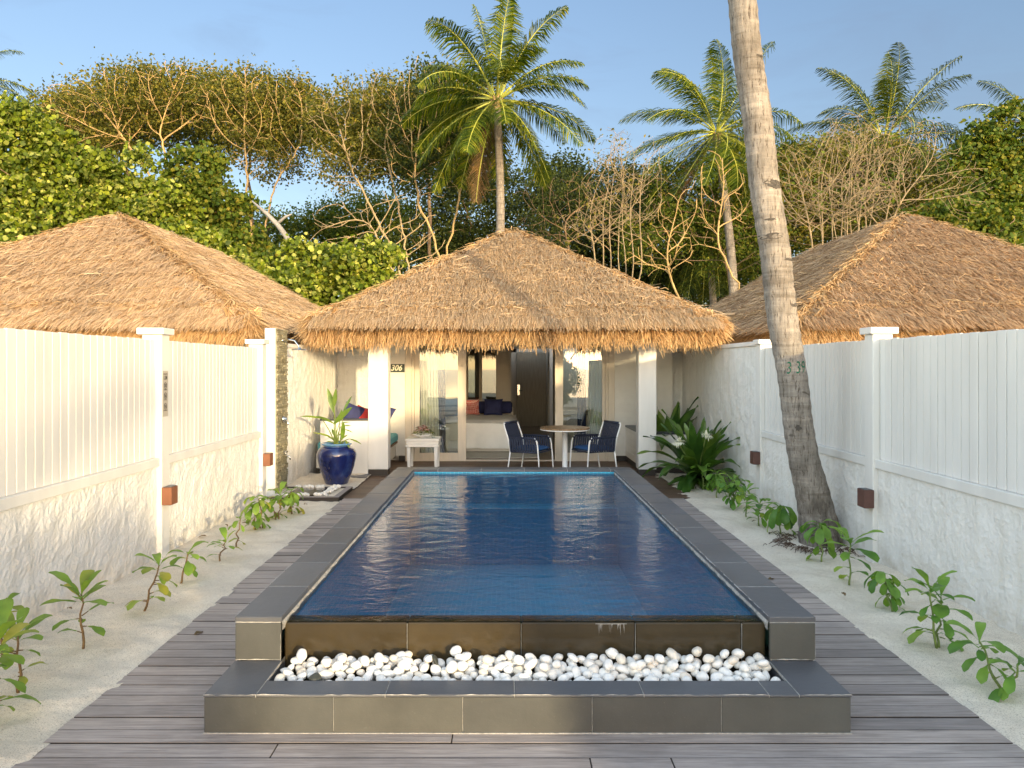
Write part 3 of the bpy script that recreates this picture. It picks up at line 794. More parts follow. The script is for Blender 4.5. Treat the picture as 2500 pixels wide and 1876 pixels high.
for i, (x, y, z, r) in enumerate(peb):
    o = bpy.data.objects.new('pebble', pm[i % 12]); o.location = (x, y, z)
    s = r / .034; o.scale = (s, s, s)
    o.rotation_euler = (PR.uniform(-.5, .5), PR.uniform(-.6, .6), PR.uniform(0, 6.3)); COL.objects.link(o)
    tag(o, 'smooth white pebble lying in the trough below the pool edge', 'pebble', 'white pebbles in the pool trough')
for (x, y, z, ry, lab) in ((-0.93, 3.62, .175, .4, 'dark grey pebble at the trough front among the white ones'), (-0.36, 3.78, .20, 1.2, 'thin black pebble half buried in the middle of the white ones')):
    o = bpy.data.objects.new('pebble', bmesh_black); o.location = (x, y, z); o.rotation_euler = (.4, ry, .5); o.scale = (1.0, 1.0, 1.0 if ry < 1 else .5); COL.objects.link(o)
    tag(o, lab, 'pebble')
m = MB()
import bmesh as _bm
rows = []
for i in range(90):
    rows += [(PR.uniform(PX0 + .27, PX1 - .27), PR.uniform(3.61, 3.87), .11 + PR.uniform(-.01, .01))]
for i in range(46):
    s = PR.random()
    if i < 14: x, y = -2.93 + .66 * PR.random(), 9.50 + PR.uniform(-.02, .03)
    elif i < 34: x, y = -2.33 + PR.uniform(-.045, .03), 9.5 + .66 * s
    else: x, y = -2.93 + .66 * PR.random(), 10.14 + PR.uniform(-.03, .02)
    rows.append((x, y, .062))
bm_ = [tuple(v.co) for v in pm[0].vertices]; bf = [tuple(p.vertices) for p in pm[0].polygons]
for (x, y, z) in rows:
    s = PR.uniform(.7, 1.1); a = PR.uniform(0, 6.3); ca, sa = math.cos(a) * s, math.sin(a) * s
    m.add([(x + p[0] * ca - p[1] * sa, y + p[0] * sa + p[1] * ca, z + p[2] * s) for p in bm_], bf)
tag(m.build('pebbles', 'white_stone', smooth=True), 'small white pebbles filling the trough bottom and edging the shower tray', 'pebbles', kind='stuff')

# ================================================================== SIDE WALLS
def rough_sheet(mb, x, y0, y1, z0, z1, sgn, amp=0.010, step=0.03):
    ny, nz = int((y1 - y0) / step), max(3, int((z1 - z0) / step))
    def f(u, v):
        y, z = y0 + (y1 - y0) * u, z0 + (z1 - z0) * v
        d = amp * (noise.noise((y * 7, z * 7, x)) + 0.8 * abs(noise.noise((y * 15, z * 12, x + 5))) + .4 * noise.noise((y * 30, z * 30, 9)))
        e = min(1, (z1 - z) / .05)
        return (x + sgn * (d * e), y, z)
    if sgn < 0: mb.sheet(lambda u, v: f(1 - u, v), ny, nz)
    else: mb.sheet(f, ny, nz)
SR = random.Random(5)
def boundary(side, x, posts, yend, label):
    """side = +1 when the pool lies on +x of the wall."""
    root = empty('boundary_wall', (x, 6.0, 0), label=label, cat='wall')
    m = MB(); rough_sheet(m, x, -2.2, yend, -.05, .83, side)
    bk = x - side * .16
    m.box(min(x - side * .012, bk), max(x - side * .012, bk), -2.2, yend, -.05, .822)
    m.build('plaster_base', 'plaster', root, smooth=False)
    m = MB(); m.box(min(x + side * .028, bk), max(x + side * .028, bk), -2.2, yend, .824, .90, .004)
    m.build('rail', 'white_paint', root)
    ys = [-2.2] + posts + ([yend] if yend > posts[-1] + .3 else [])
    for a, b in zip(ys[:-1], ys[1:]):
        m = MB(); y = a + (.08 if a > -2 else 0); n = max(1, round((b - .08 - y) / .094)); w = (b - .08 - y) / n
        for i in range(n):
            zt = 1.94 + SR.uniform(-.004, .004); ox = SR.uniform(-.0025, .0025)
            m.box(x - side * .012 + ox, x - side * .034 + ox, y + i * w + .0035, y + (i + 1) * w - .0035, .901, zt, .003)
        m.build('slat_panel', 'white_paint', root)
        m = MB(); m.box(x - side * .037, x - side * .055, a + .05, b - .05, .9, 1.90); m.build('backing_board', 'white_paint', root)
    for y in posts:
        m = MB(); m.box(x + side * .045, x - side * .13, y - .075, y + .075, -.05, 1.985, .005)
        p = m.build('post', 'white_paint', root)
        m = MB(); m.box(x + side * .075, x - side * .165, y - .108, y + .108, 1.987, 2.045, .005); m.build('post_cap', 'white_paint', p)
    return root
bl = boundary(1, LX, [3.85, 6.60, 9.30], 9.38, 'white boundary wall in warm sun, slatted above rough plaster')
br_ = boundary(-1, RX, [3.75, 6.48, 9.32], 9.40, 'white boundary wall in shade behind the leaning palm, slatted above plaster')
# garden walls towards the villas
def garden_wall(side, x, y0, label):
    root = empty('garden_wall', (x, 11.5, 0), label=label, cat='wall')
    m = MB(); rough_sheet(m, x, y0, 13.5, -.05, 1.98, side, .013, .04)
    m.box(min(x - side * .012, x - side * .2), max(x - side * .012, x - side * .2), y0, 13.5, -.05, 1.972)
    # return wall facing the pool
    x2 = x + side * 1.35
    def f(u, v):
        X = x + (x2 - x) * u; Z = -.05 + 2.03 * v
        return (X, 13.5 - .013 * (noise.noise((X * 7, Z * 7, 40)) + .7 * abs(noise.noise((X * 15, Z * 12, 45)))) * min(1, (1.98 - Z) / .05), Z)
    m.sheet(f if side > 0 else (lambda u, v: f(1 - u, v)), 32, 48)
    m.box(min(x - side * .2, x2), max(x - side * .2, x2), 13.515, 13.66, -.05, 1.972)
    m.build('plaster', 'plaster', root)
    m = MB(); m.box(min(x + side * .03, x - side * .21), max(x + side * .03, x - side * .21), y0 - .0, 13.68, 1.974, 2.03, .004)
    m.box(min(x + side * .032, x2), max(x + side * .032, x2), 13.46, 13.68, 1.9745, 2.03, .004)
    m.build('coping', 'white_paint', root)
    return root
garden_wall(1, LX, 10.2, 'rough white plaster garden wall behind the blue pot')
garden_wall(-1, RX, 9.41, 'rough white plaster garden wall behind the strap-leaved lilies')

# wall lamps
def wall_lamp(x, y, z, side, matn, label):
    m = MB(); m.box(x, x + side * .088, y - .065, y + .065, z - .078, z + .078, .004)
    r = empty('wall_lamp', (x, y, z), label=label, cat='lamp', group='square lamps on the fence posts')
    m.build('housing', matn, r)
    m = MB(); m.box(x + side * .012, x + side * .078, y - .053, y + .053, z - .081, z - .0785); m.box(x + side * .012, x + side * .078, y - .053, y + .053, z + .0785, z + .081)
    m.build('lens', 'stone_top', r)
wall_lamp(LX + .046, 6.58, .56, 1, 'copper_metal', 'copper brown box lamp on the post below the pool rules sticker')
wall_lamp(LX + .046, 9.30, .54, 1, 'copper_metal', 'copper brown box lamp beside the stone shower wall')
wall_lamp(RX - .046, 6.44, .56, -1, 'brown_metal', 'dark brown box lamp on the shaded wall nearer the camera, past the palm')
wall_lamp(RX - .046, 9.30, .56, -1, 'brown_metal', 'dark brown box lamp on the shaded wall between lilies and palm trunk')

# pool rules sticker on the left post (reads along the wall)
st = empty('pool_rules_sign', (LX + .047, 6.585, 1.46), label='narrow grey sticker with depth and no-diving symbols on white post', cat='sign')
m = MB(); m.box(LX + .0455, LX + .048, 6.535, 6.64, 1.26, 1.665); m.build('panel', 'sticker', st)
def MS(y, z): return Matrix.Translation((LX + .0485, y, z)) @ Matrix(((0, 0, 1, 0), (1, 0, 0, 0), (0, 1, 0, 0), (0, 0, 0, 1)))
yc = 6.5875
mat_text('POOL DEPTH', .016, 'sign_ink', 'lettering', st, MS(yc, 1.636), .0005, sx=.8)
mat_text('1.3M', .048, 'sign_ink', 'lettering', st, MS(yc, 1.603), .0005, sx=.72, bold=.001)
for i, (zc, tx) in enumerate(((1.535, 'NO DIVING'), (1.445, 'NO GLASS'), (1.35, 'NO LIFEGUARD'))):
    m = MB()
    pts = [(LX + .0488, yc + .023 * math.cos(a), zc + .026 * math.sin(a)) for a in [2 * PI * k / 20 for k in range(21)]]
    m.tube(pts, .0028, 4, False)
    m.tube([(LX + .0488, yc - .017, zc + .018), (LX + .0488, yc + .017, zc - .018)], .0026, 4)
    if i == 0: m.tube([(LX + .0488, yc - .008, zc - .012), (LX + .0488, yc + .002, zc + .0), (LX + .0488, yc + .009, zc + .013)], .0035, 4)
    elif i == 1: m.box(LX + .0483, LX + .0492, yc - .006, yc + .006, zc - .014, zc + .006)
    else: m.box(LX + .0483, LX + .0492, yc - .003, yc + .012, zc - .012, zc + .008)
    m.build('symbol', 'sign_ink', st)
    mat_text(tx, .0125, 'sign_ink', 'lettering', st, MS(yc, zc - .037), .0005, sx=.8)

# ================================================================== SHOWER WALL
sh = empty('shower_wall', (-3.1, 9.9, 0), label='white shower wall with stacked stone side and chrome fittings', cat='shower')
SX = -3.0
m = MB(); m.box(-3.17, SX - .03, 9.72, 10.18, .0, 2.21, .005); m.build('white_panel', 'white_paint', sh)
m = MB(); z = .05
while z < 2.20:
    hgt = SR.uniform(.022, .036); y = 9.725
    while y < 10.175:
        w = SR.uniform(.07, .22); y2 = min(10.178, y + w)
        if 10.178 - y2 < .04: y2 = 10.178
        m.box(SX - .05, SX - .012 + SR.uniform(0, .018), y + .001, y2 - .001, z + .001, min(2.205, z + hgt) - .001, .003); y = y2
        if y >= 10.177: break
    z += hgt
m.build('stone_cladding', 'stone_cladding', sh)
m = MB()   # shower arm and head
m.tube([(SX - .01, 9.93, 2.06), (SX + .10, 9.92, 2.065), (SX + .17, 9.91, 2.05), (SX + .22, 9.90, 1.985), (SX + .235, 9.90, 1.95)], .011, 10)
m.lathe([(.028, -.006), (.03, 0), (.028, .006)], 16, (SX - .005, 9.93, 2.06))
a = m.build('shower_arm', 'chrome', sh, smooth=True)
m = MB(); m.lathe([(.02, .03), (.03, .016), (.10, .006), (.105, 0), (.10, -.006)], 28, (SX + .235, 9.90, 1.93)); m.build('shower_head', 'chrome', a)
m = MB()
Mx = Matrix.Translation((SX + .008, 9.93, 1.0)) @ Matrix.Rotation(PI / 2, 4, 'Y')
pr = [(.045, 0), (.05, .008), (.045, .016), (.025, .03), (.022, .055), (.0, .06)]
lb = MB(); lb.lathe(pr, 24); m.add([Mx @ Vector(v) for v in lb.v], lb.f)
m.tube([(SX + .05, 9.93, 1.0), (SX + .075, 9.92, .95), (SX + .085, 9.915, .925)], [.014, .010, .008], 8)
m.build('mixer_handle', 'chrome', sh, smooth=True)
m = MB(); m.tube([(SX, 9.93, .50), (SX + .07, 9.93, .505), (SX + .10, 9.93, .49), (SX + .105, 9.93, .455)], [.012, .013, .013, .011], 10)
m.tube([(SX + .045, 9.93, .505), (SX + .045, 9.93, .56)], .009, 8); m.tube([(SX + .045, 9.895, .565), (SX + .045, 9.965, .565)], .008, 8)
m.build('garden_tap', 'chrome', sh, smooth=True)
# shower floor
sb = empty('shower_base', (-2.6, 9.8, 0), label='square sunken shower tray framed in timber and white pebbles', cat='shower base')
m = MB(); m.box(-3.06, -2.12, 9.38, 9.46, -.05, .05, .004); m.box(-2.20, -2.12, 9.462, 10.24, -.05, .049, .004); m.box(-3.06, -2.2, 10.20, 10.24, -.05, .0485, .003)
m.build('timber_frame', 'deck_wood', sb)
m = MB(); m.box(-3.06, -2.20, 9.462, 10.2, -.05, .03); m.build('bed', 'sand', sb)
m = MB(); m.box(-2.84, -2.40, 9.56, 10.08, .03, .052, .004); m.build('tray', 'slate_wet', sb)
m = MB(); m.box(-2.62, -2.12, 11.2, 11.54, -.05, .035, .004); tag(m.build('step', 'slate'), 'grey slate step at the foot of the low daybed wall', 'step')
# ================================================================== VILLAS
YF = 13.35       # facade plane
rng = np.random.default_rng(3)
def thatch_blades(P, S, E, Nn, L_, W, lift, yaw, rg):
    """blades rooted at P going along S (down slope), E in-plane across, Nn normal"""
    n = len(P)
    d = S + E * yaw[:, None]; d /= np.linalg.norm(d, axis=1)[:, None]
    tw = rg.uniform(-.8, .8, n)[:, None]
    e = np.cross(Nn, d); e = e * np.cos(tw) + Nn * np.sin(tw)
    l = L_[:, None]; w = W[:, None]; li = lift[:, None]
    mid = P + d * l * .5 + Nn * (li * .75); tip = P + d * l + Nn * (li * rg.uniform(.6, 1.3, n)[:, None])
    bend = rg.normal(0, .05, n)[:, None] * l
    mid = mid + e * bend
    V = np.stack([P - e * w * .5, P + e * w * .5, mid + e * w * .5, mid - e * w * .5, tip + e * w * .22, tip - e * w * .22], 1)
    return V.reshape(-1, 3)
BP = [(0, 1, 2, 3), (3, 2, 4, 5)]
def slope_blades(rg, b0, b1, t0, t1, n, course=.27, L0=.44, W0=.010, liftm=.06, wild=.018, skew=0.0):
    b0, b1, t0, t1 = (np.array(x, float) for x in (b0, b1, t0, t1))
    ex = (b1 - b0) / np.linalg.norm(b1 - b0)
    mid_b, mid_t = (b0 + b1) / 2, (t0 + t1) / 2
    s = mid_b - mid_t; s -= ex * s.dot(ex); H_ = np.linalg.norm(s); s /= H_
    nn = np.cross(ex, s); nn = nn if nn[2] > 0 else -nn
    wb, wt = np.linalg.norm(b1 - b0), np.linalg.norm(t1 - t0)
    v = rg.uniform(0, 1, n * 3); keep = rg.uniform(0, 1, n * 3) < (wb + (wt - wb) * v) / max(wb, wt); v = v[keep][:n]
    nc = max(2, round(H_ / course)); vc = np.floor(v * nc) / nc; fr = v * nc - np.floor(v * nc)
    u = rg.uniform(-.004, 1.004, len(v))
    wv = np.array([noise.noise((float(a) * wb * 1.3, float(b) * 3.1, float(b0[0]))) for a, b in zip(u, vc * nc)])
    v2 = np.clip(vc + (.12 + .62 * fr + .30 * wv) / nc + rg.normal(0, .008, len(v)), 0, 1.0)
    A = b0 + (t0 - b0) * v2[:, None]; B = b1 + (t1 - b1) * v2[:, None]
    P = A + (B - A) * u[:, None] + nn * (0.01 + .012 * (1 - fr[:, None]))
    m = len(v)
    # wavy course thickness
    lf = np.abs(rg.normal(liftm, liftm * .4, m)) * (1.35 - .7 * fr)
    wl = rg.uniform(0, 1, m) < wild
    yaw = rg.normal(skew, .085, m) + wl * rg.normal(0, .9, m); lf = lf + wl * rg.uniform(0, .10, m)
    S = np.tile(s, (m, 1)); E = np.tile(ex, (m, 1)); NN = np.tile(nn, (m, 1))
    return thatch_blades(P, S, E, NN, L0 * rg.uniform(.55, 1.15, m), W0 * rg.uniform(.5, 1.4, m), lf, yaw, rg)
def fringe(rg, a, b, out, n, drop=.37, W0=.0105, zj=.05):
    a, b, out = (np.array(x, float) for x in (a, b, out))
    ex = (b - a) / np.linalg.norm(b - a)
    u = rg.uniform(-.01, 1.01, n)
    row = rg.integers(0, 5, n)
    wav = np.array([noise.noise((float(x) * np.linalg.norm(b - a) * 2.2, float(a[0]), 0)) for x in u])
    wav2 = np.array([noise.noise((float(x) * np.linalg.norm(b - a) * 8.5, float(a[0]) + 3, 2)) for x in u])
    P = a + (b - a) * u[:, None] - out * (.34 - .062 * row[:, None]) + np.array([0, 0, 1.0]) * (.17 - .045 * row[:, None] + rg.normal(0, .015, n)[:, None])
    up = np.array([0, 0, 1.0])
    S = out * rg.uniform(.35, 1.0, n)[:, None] - up * rg.uniform(.55, 1.15, n)[:, None]
    S /= np.linalg.norm(S, axis=1)[:, None]
    E = np.tile(ex, (n, 1)); NN = np.cross(E, S); NN *= np.sign((NN * out).sum(1))[:, None] + 1e-9
    l = drop * rg.uniform(.5, 1.42, n) * (1 + .16 * wav + .22 * wav2)
    wl = rg.uniform(0, 1, n) < .07
    V = thatch_blades(P, S, E, NN, l, W0 * rg.uniform(.5, 1.5, n), -np.abs(rg.normal(.05, .03, n)), rg.normal(0, .16, n) + .3 * wav + .55 * wav2 + wl * rg.normal(0, .7, n), rg)
    return V
def make_roof(root, cx, hw, yf, yr0, yr1, ybk, ze, zp, mats, nfront, nside, seed, top=.0):
    """hip roof: eave rectangle [cx-hw, cx+hw] x [yf, ybk], ridge from yr0 to yr1"""
    rg = np.random.default_rng(seed)
    c = [(cx - hw, yf, ze), (cx + hw, yf, ze), (cx + hw, ybk, ze), (cx - hw, ybk, ze)]
    r0, r1 = (cx, yr0, zp), (cx, yr1, zp)
    m = MB(); q = lambda p, dz: (p[0], p[1], p[2] + dz)
    vs = [q(p, -.02) for p in c] + [q(r0, -.02), q(r1, -.02)] + [q(p, -.16) for p in c]
    m.add(vs, [(0, 1, 4), (1, 2, 5, 4), (2, 3, 5), (3, 0, 4, 5), (0, 6, 7, 1), (1, 7, 8, 2), (2, 8, 9, 3), (3, 9, 6, 0), (6, 9, 8, 7)])
    roof = m.build('roof', mats[0], root)
    W_ = .0095
    V = [slope_blades(rg, c[0], c[1], r0, r0, nfront, W0=W_)]
    V.append(slope_blades(rg, c[1], c[2], r0, r1, nside[1], W0=W_ * 1.1)); V.append(slope_blades(rg, c[3], c[0], r1, r0, nside[0], W0=W_ * 1.1))
    # tufts along the hips and a cap on the peak
    for (a, b, ext) in ((c[0], r0, (-1, -1)), (c[1], r0, (1, -1))):
        a_, b_ = np.array(a, float), np.array(b, float); n = 3200
        t = rg.uniform(0, 1, n); t = (np.floor(t * 13) + (rg.uniform(0, 1, n) ** 1.6)) / 13
        P = a_ + (b_ - a_) * t[:, None] + rg.normal(0, .035, (n, 3))
        d = (a_ - b_); d /= np.linalg.norm(d)
        kf = (zp - ze) / hw; sf = np.array([0, -1, -kf]); ss = np.array([ext[0], 0, -kf]); pick_ = (rg.uniform(0, 1, n) < .5)[:, None]
        S = np.where(pick_, sf, ss) / math.sqrt(1 + kf * kf) + d * .5; S /= np.linalg.norm(S, axis=1)[:, None]
        NN = np.where(pick_, np.array([0, -kf, 1]), np.array([ext[0] * kf, 0, 1])) / math.sqrt(1 + kf * kf)
        E = np.cross(S, NN); E /= np.linalg.norm(E, axis=1)[:, None]; P = P + NN * .02
        V.append(thatch_blades(P, S, E, NN, .26 * rg.uniform(.5, 1.1, n), .011 * rg.uniform(.6, 1.4, n), np.abs(rg.normal(.02, .015, n)), rg.normal(0, .5, n), rg))
    HIP = V[3:]; V = V[:3]
    np_mesh('thatch', np.concatenate(V), 6, mats[0], roof, BP)
    # ragged golden ridges between the courses and at the eave
    G = HIP
    sl = [(c[0], c[1], r0, r0), ]
    sl.append((c[1], c[2], r0, r1) if nside[1] > nside[0] else (c[3], c[0], r1, r0))
    for (b0, b1, t0, t1) in sl:
        b0, b1, t0, t1 = (np.array(x, float) for x in (b0, b1, t0, t1))
        for k in range(0, 7):
            tt = k / 8 + .10 + rg.uniform(-.01, .01); A = b0 + (t0 - b0) * tt; B = b1 + (t1 - b1) * tt
            n = int(np.linalg.norm(B - A) * (170 if k == 0 else 48))
            u = rg.uniform(0, 1, n); ex = (B - A) / np.linalg.norm(B - A)
            s = (b0 + b1 - t0 - t1) / 2; s -= ex * s.dot(ex); s /= np.linalg.norm(s); nn = np.cross(ex, s); nn *= np.sign(nn[2])
            P = A + (B - A) * u[:, None] + s * rg.normal(0, .035, n)[:, None] + nn * .04
            G.append(thatch_blades(P, np.tile(s, (n, 1)), np.tile(ex, (n, 1)), np.tile(nn, (n, 1)), .26 * rg.uniform(.5, 1.2, n), .013 * rg.uniform(.6, 1.4, n),
                                   np.abs(rg.normal(.07, .04, n)), rg.normal(0, .7, n), rg))
    K = []  # older straw below each course lip, dark tone standing in for its shadow
    for (b0, b1, t0, t1) in sl:
        b0, b1, t0, t1 = (np.array(x, float) for x in (b0, b1, t0, t1))
        s = (b0 + b1 - t0 - t1) / 2; ex = (b1 - b0) / np.linalg.norm(b1 - b0); s -= ex * s.dot(ex); Hs = np.linalg.norm(s); s /= Hs; nn = np.cross(ex, s); nn *= np.sign(nn[2]); nc = 9
        for k in range(1, nc):
            n = int(560 * (1 - k / nc) * np.linalg.norm(b1 - b0) / 3); u = rg.uniform(.01, .99, n)
            wv = np.array([noise.noise((float(a) * 9, k * 3.1, seed)) for a in u]); keep = rg.uniform(-.5, .7, n) < wv; u, wv = u[keep], wv[keep]; n = len(u)
            tt = (k + .10 + .30 * np.array([noise.noise((float(a) * 5, k * 1.7, seed + 5)) for a in u])) / nc; A = b0 + (t0 - b0) * tt[:, None]; B = b1 + (t1 - b1) * tt[:, None]
            P = A + (B - A) * u[:, None] + s * rg.normal(0, .02, n)[:, None] + nn * .055
            K.append(thatch_blades(P, np.tile(s, (n, 1)), np.tile(ex, (n, 1)), np.tile(nn, (n, 1)), .13 * rg.uniform(.5, 1.2, n), .011 * rg.uniform(.6, 1.4, n), np.abs(rg.normal(.03, .02, n)), rg.normal(0, .45, n), rg))
    np_mesh('course_shade_straw', np.concatenate(K), 6, 'thatch_dark', roof, BP)
    fr_n = int(hw * 2 * 3800)
    G.append(fringe(rg, c[0], c[1], (0, -1, 0), fr_n)); 
    G.append(fringe(rg, c[0], c[3], (-1, 0, 0), int(abs(ybk - yf) * (1500 if nside[0] > 5000 else 700))))
    G.append(fringe(rg, c[1], c[2], (1, 0, 0), int(abs(ybk - yf) * (1500 if nside[1] > 5000 else 700))))
    for (p, o_) in ((c[0], (-1, -1)), (c[1], (1, -1))):
        n = 1800; an = math.atan2(o_[1], o_[0]) + rg.uniform(-.8, .8, n)
        D_ = np.stack([np.cos(an), np.sin(an), 0 * an], 1); up = np.array([0, 0, 1.0])
        P = np.array(p, float) - D_ * rg.uniform(.0, .30, n)[:, None] + up * rg.uniform(-.06, .13, n)[:, None]
        S = D_ * rg.uniform(.4, 1.1, n)[:, None] - up * rg.uniform(.3, 1.1, n)[:, None]; S /= np.linalg.norm(S, axis=1)[:, None]
        E = np.cross(S, up); E /= np.linalg.norm(E, axis=1)[:, None]; NN = np.cross(E, S)
        G.append(thatch_blades(P, S, E, NN, .38 * rg.uniform(.5, 1.1, n), .012 * rg.uniform(.6, 1.4, n), rg.normal(0, .03, n), rg.normal(0, .25, n), rg))
    np_mesh('fringe', np.concatenate(G), 6, mats[1], roof, BP)
    return roof

villa = empty('thatched_villa', (0.1, 13.35, 0), label='white villa with open glass doors behind the pool under a thatched roof', cat='villa')
make_roof(villa, .13, 3.0, 11.08, 14.25, 15.6, 19.4, 2.40, 4.30, ('thatch', 'thatch_gold'), 125000, (9000, 9000), 21)
# columns
for (x0, x1) in ((-2.153, -1.84), (2.07, 2.348)):
    m = MB(); m.box(x0, x1, 11.55, 11.80, .10, 2.34, .006); c_ = m.build('column', 'white_paint', villa)
    m = MB(); m.box(x0 + .008, x1 - .008, 11.558, 11.79, .0, .10); m.build('column_base', 'veranda_wood', c_)
# facade siding with board grooves
def siding(mb, x0, x1, y, z0, z1, th=.05, pitch=.115):
    z = z0
    while z < z1 - .01:
        z2 = min(z1, z + pitch)
        mb.add([(x0, y + .0, z + .004), (x1, y + .0, z + .004), (x1, y + .0, z2), (x0, y + .0, z2), (x0, y + .012, z2), (x1, y + .012, z2),
                (x0, y + .012, z2 + .004), (x1, y + .012, z2 + .004), (x0, y, z + .004), (x1, y, z + .004)], [(0, 1, 2, 3), (3, 2, 5, 4), (4, 5, 7, 6)])
        z = z2
    mb.box(x0, x1, y + .013, y + th, z0, z1)
m = MB(); siding(m, -2.20, -1.818, YF - .02, .10, 2.34); siding(m, 1.956, 3.0, YF - .02, .10, 2.34); siding(m, -1.818, 1.956, YF - .02, 2.26, 2.55)
m.build('facade_siding', 'siding', villa)
for q in ((-1.93, -1.818), (1.956, 2.16)):
    m = MB(); m.box(q[0], q[1], YF - .035, YF + .02, .003, .10, .003); m.build('skirting', 'veranda_wood', villa)
m = MB()   # body of the building behind
m.box(-3.05, -1.78, YF + .33, YF + .36, 0, 2.35); m.box(1.94, 3.2, YF + .33, YF + .36, 0, 2.35)
m.box(-1.82, 1.98, YF + .05, YF + .09, 2.3, 2.5)
m.box(-3.2, -3.05, YF + .33, 19.0, 0, 2.35); m.box(3.2, 3.35, YF + .33, 17.0, 0, 2.35); m.box(-3.2, 3.35, 21.4, 21.5, 0, 2.35)  # right outer wall stops short, an added gap that lets daylight in
m.box(-1.82, -1.77, YF + .04, 17.0, 0, 2.5); m.box(1.93, 1.98, YF + .04, 17.0, 0, 2.5)
m.build('room_wall', 'room_wall', villa)
m = MB(); m.box(-2.8, 2.95, 11.45, 13.3, 2.20, 2.236); m.box(-1.77, 1.93, 13.48, 20.3, 2.20, 2.236)
m.build('ceiling', 'chair_white', villa)
m = MB(); m.box(-1.8, 1.95, YF + .1, 21.4, -.05, .012); m.build('room_floor', 'interior_floor', villa)
# partition behind the bed with framed mirror glass
m = MB(); YP = 17.0
m.box(-1.77, -.92, YP, YP + .1, 0, 2.55); m.box(-.23, .115, YP - .01, YP + .1, 0, 2.55); m.box(-.92, -.23, YP, YP + .1, 0, .93)
m.box(.075, .115, YP + .1, 21.2, 0, 2.5); m.box(1.15, 1.20, 15.6, 18.2, 0, 2.5); m.box(1.15, 1.20, 20.4, 21.2, 0, 2.5); m.box(.115, .30, 21.1, 21.2, 0, 2.5); m.box(.115, 1.15, 21.1, 21.2, 2.12, 2.5)  # corridor side left open, an added gap to light the inside
pt = m.build('partition', 'partition_paint', villa)
m = MB(); m.box(-.92, -.23, YP + .03, YP + .04, .95, 2.3); m.build('mirror', 'mirror_glass', pt)
m = MB(); m.box(-.93, -.87, YP - .01, YP + .05, .93, 2.3); m.box(-.62, -.55, YP - .01, YP + .05, .93, 2.3); m.build('mirror_frame', 'door_wood', pt)
# entry door at the end of the corridor
m = MB(); m.box(.30, 1.15, 21.04, 21.09, .01, 2.1, .004)
dr = m.build('entry_door', 'door_wood', villa)
m = MB(); m.box(.325, .395, 21.02, 21.04, .90, 1.20, .004); h = m.build('lock_plate', 'chrome', dr)
m = MB(); m.tube([(.37, 21.02, 1.03), (.37, 20.98, 1.03), (.47, 20.98, 1.03)], .011, 8); m.build('handle', 'dark_metal', dr)
# sliding doors
def glazed(x0, x1, y, sl, sr, nm, zsill=.15, head=2.16):
    m = MB()
    m.box(x0, x0 + sl, y, y + .045, .01, 2.25, .004); m.box(x1 - sr, x1, y, y + .045, .01, 2.25, .004)
    m.box(x0 + sl, x1 - sr, y + .002, y + .043, .01, zsill, .004); m.box(x0 + sl, x1 - sr, y + .002, y + .043, head, 2.25, .004)
    fr = m.build(nm, 'cream_paint', villa)
    m = MB(); m.box(x0 + sl, x1 - sr, y + .018, y + .024, zsill, head); m.build('glass', 'window_glass', fr)
    return fr
m = MB()   # outer frame of the opening
m.box(-1.817, -1.70, YF - .03, YF + .12, 0, 2.27, .005); m.box(-1.698, -1.655, YF - .008, YF + .12, 0, 2.27, .004)
m.box(1.84, 1.956, YF - .03, YF + .12, 0, 2.27, .005); m.box(1.795, 1.838, YF - .008, YF + .12, 0, 2.27, .004)
m.box(-1.655, 1.795, YF - .02, YF + .12, 2.2, 2.27, .004); m.box(-1.655, 1.795, YF - .01, YF + .12, -.0, .018, .003)
m.build('door_surround', 'cream_paint', villa)
d1 = glazed(-1.652, -.72, YF + .01, .09, .15, 'sliding_door')
m = MB(); m.box(-.752, -.738, YF - .012, YF + .01, .80, 1.12, .003); m.build('handle', 'cream_paint', d1)
d2 = glazed(.885, 1.792, YF + .01, .148, .055, 'sliding_door')
m = MB(); m.box(.90, .914, YF - .012, YF + .01, .88, 1.10, .003); m.build('handle', 'cream_paint', d2)
# 306 sign
sg = empty('room_number_sign', (-1.97, YF - .03, 1.68), label='small dark green plate reading 306 on white siding', cat='sign')
m = MB(); m.box(-2.124, -1.825, YF - .04, YF - .022, 1.606, 1.754, .002); m.build('plate', 'sign_green', sg)
mat_text('306', .145, 'petal_white', 'numerals', sg, Matrix.Translation((-1.975, YF - .042, 1.68)) @ Matrix.Rotation(PI / 2, 4, 'X'), .001, shear=.28, sx=.92, bold=.003)

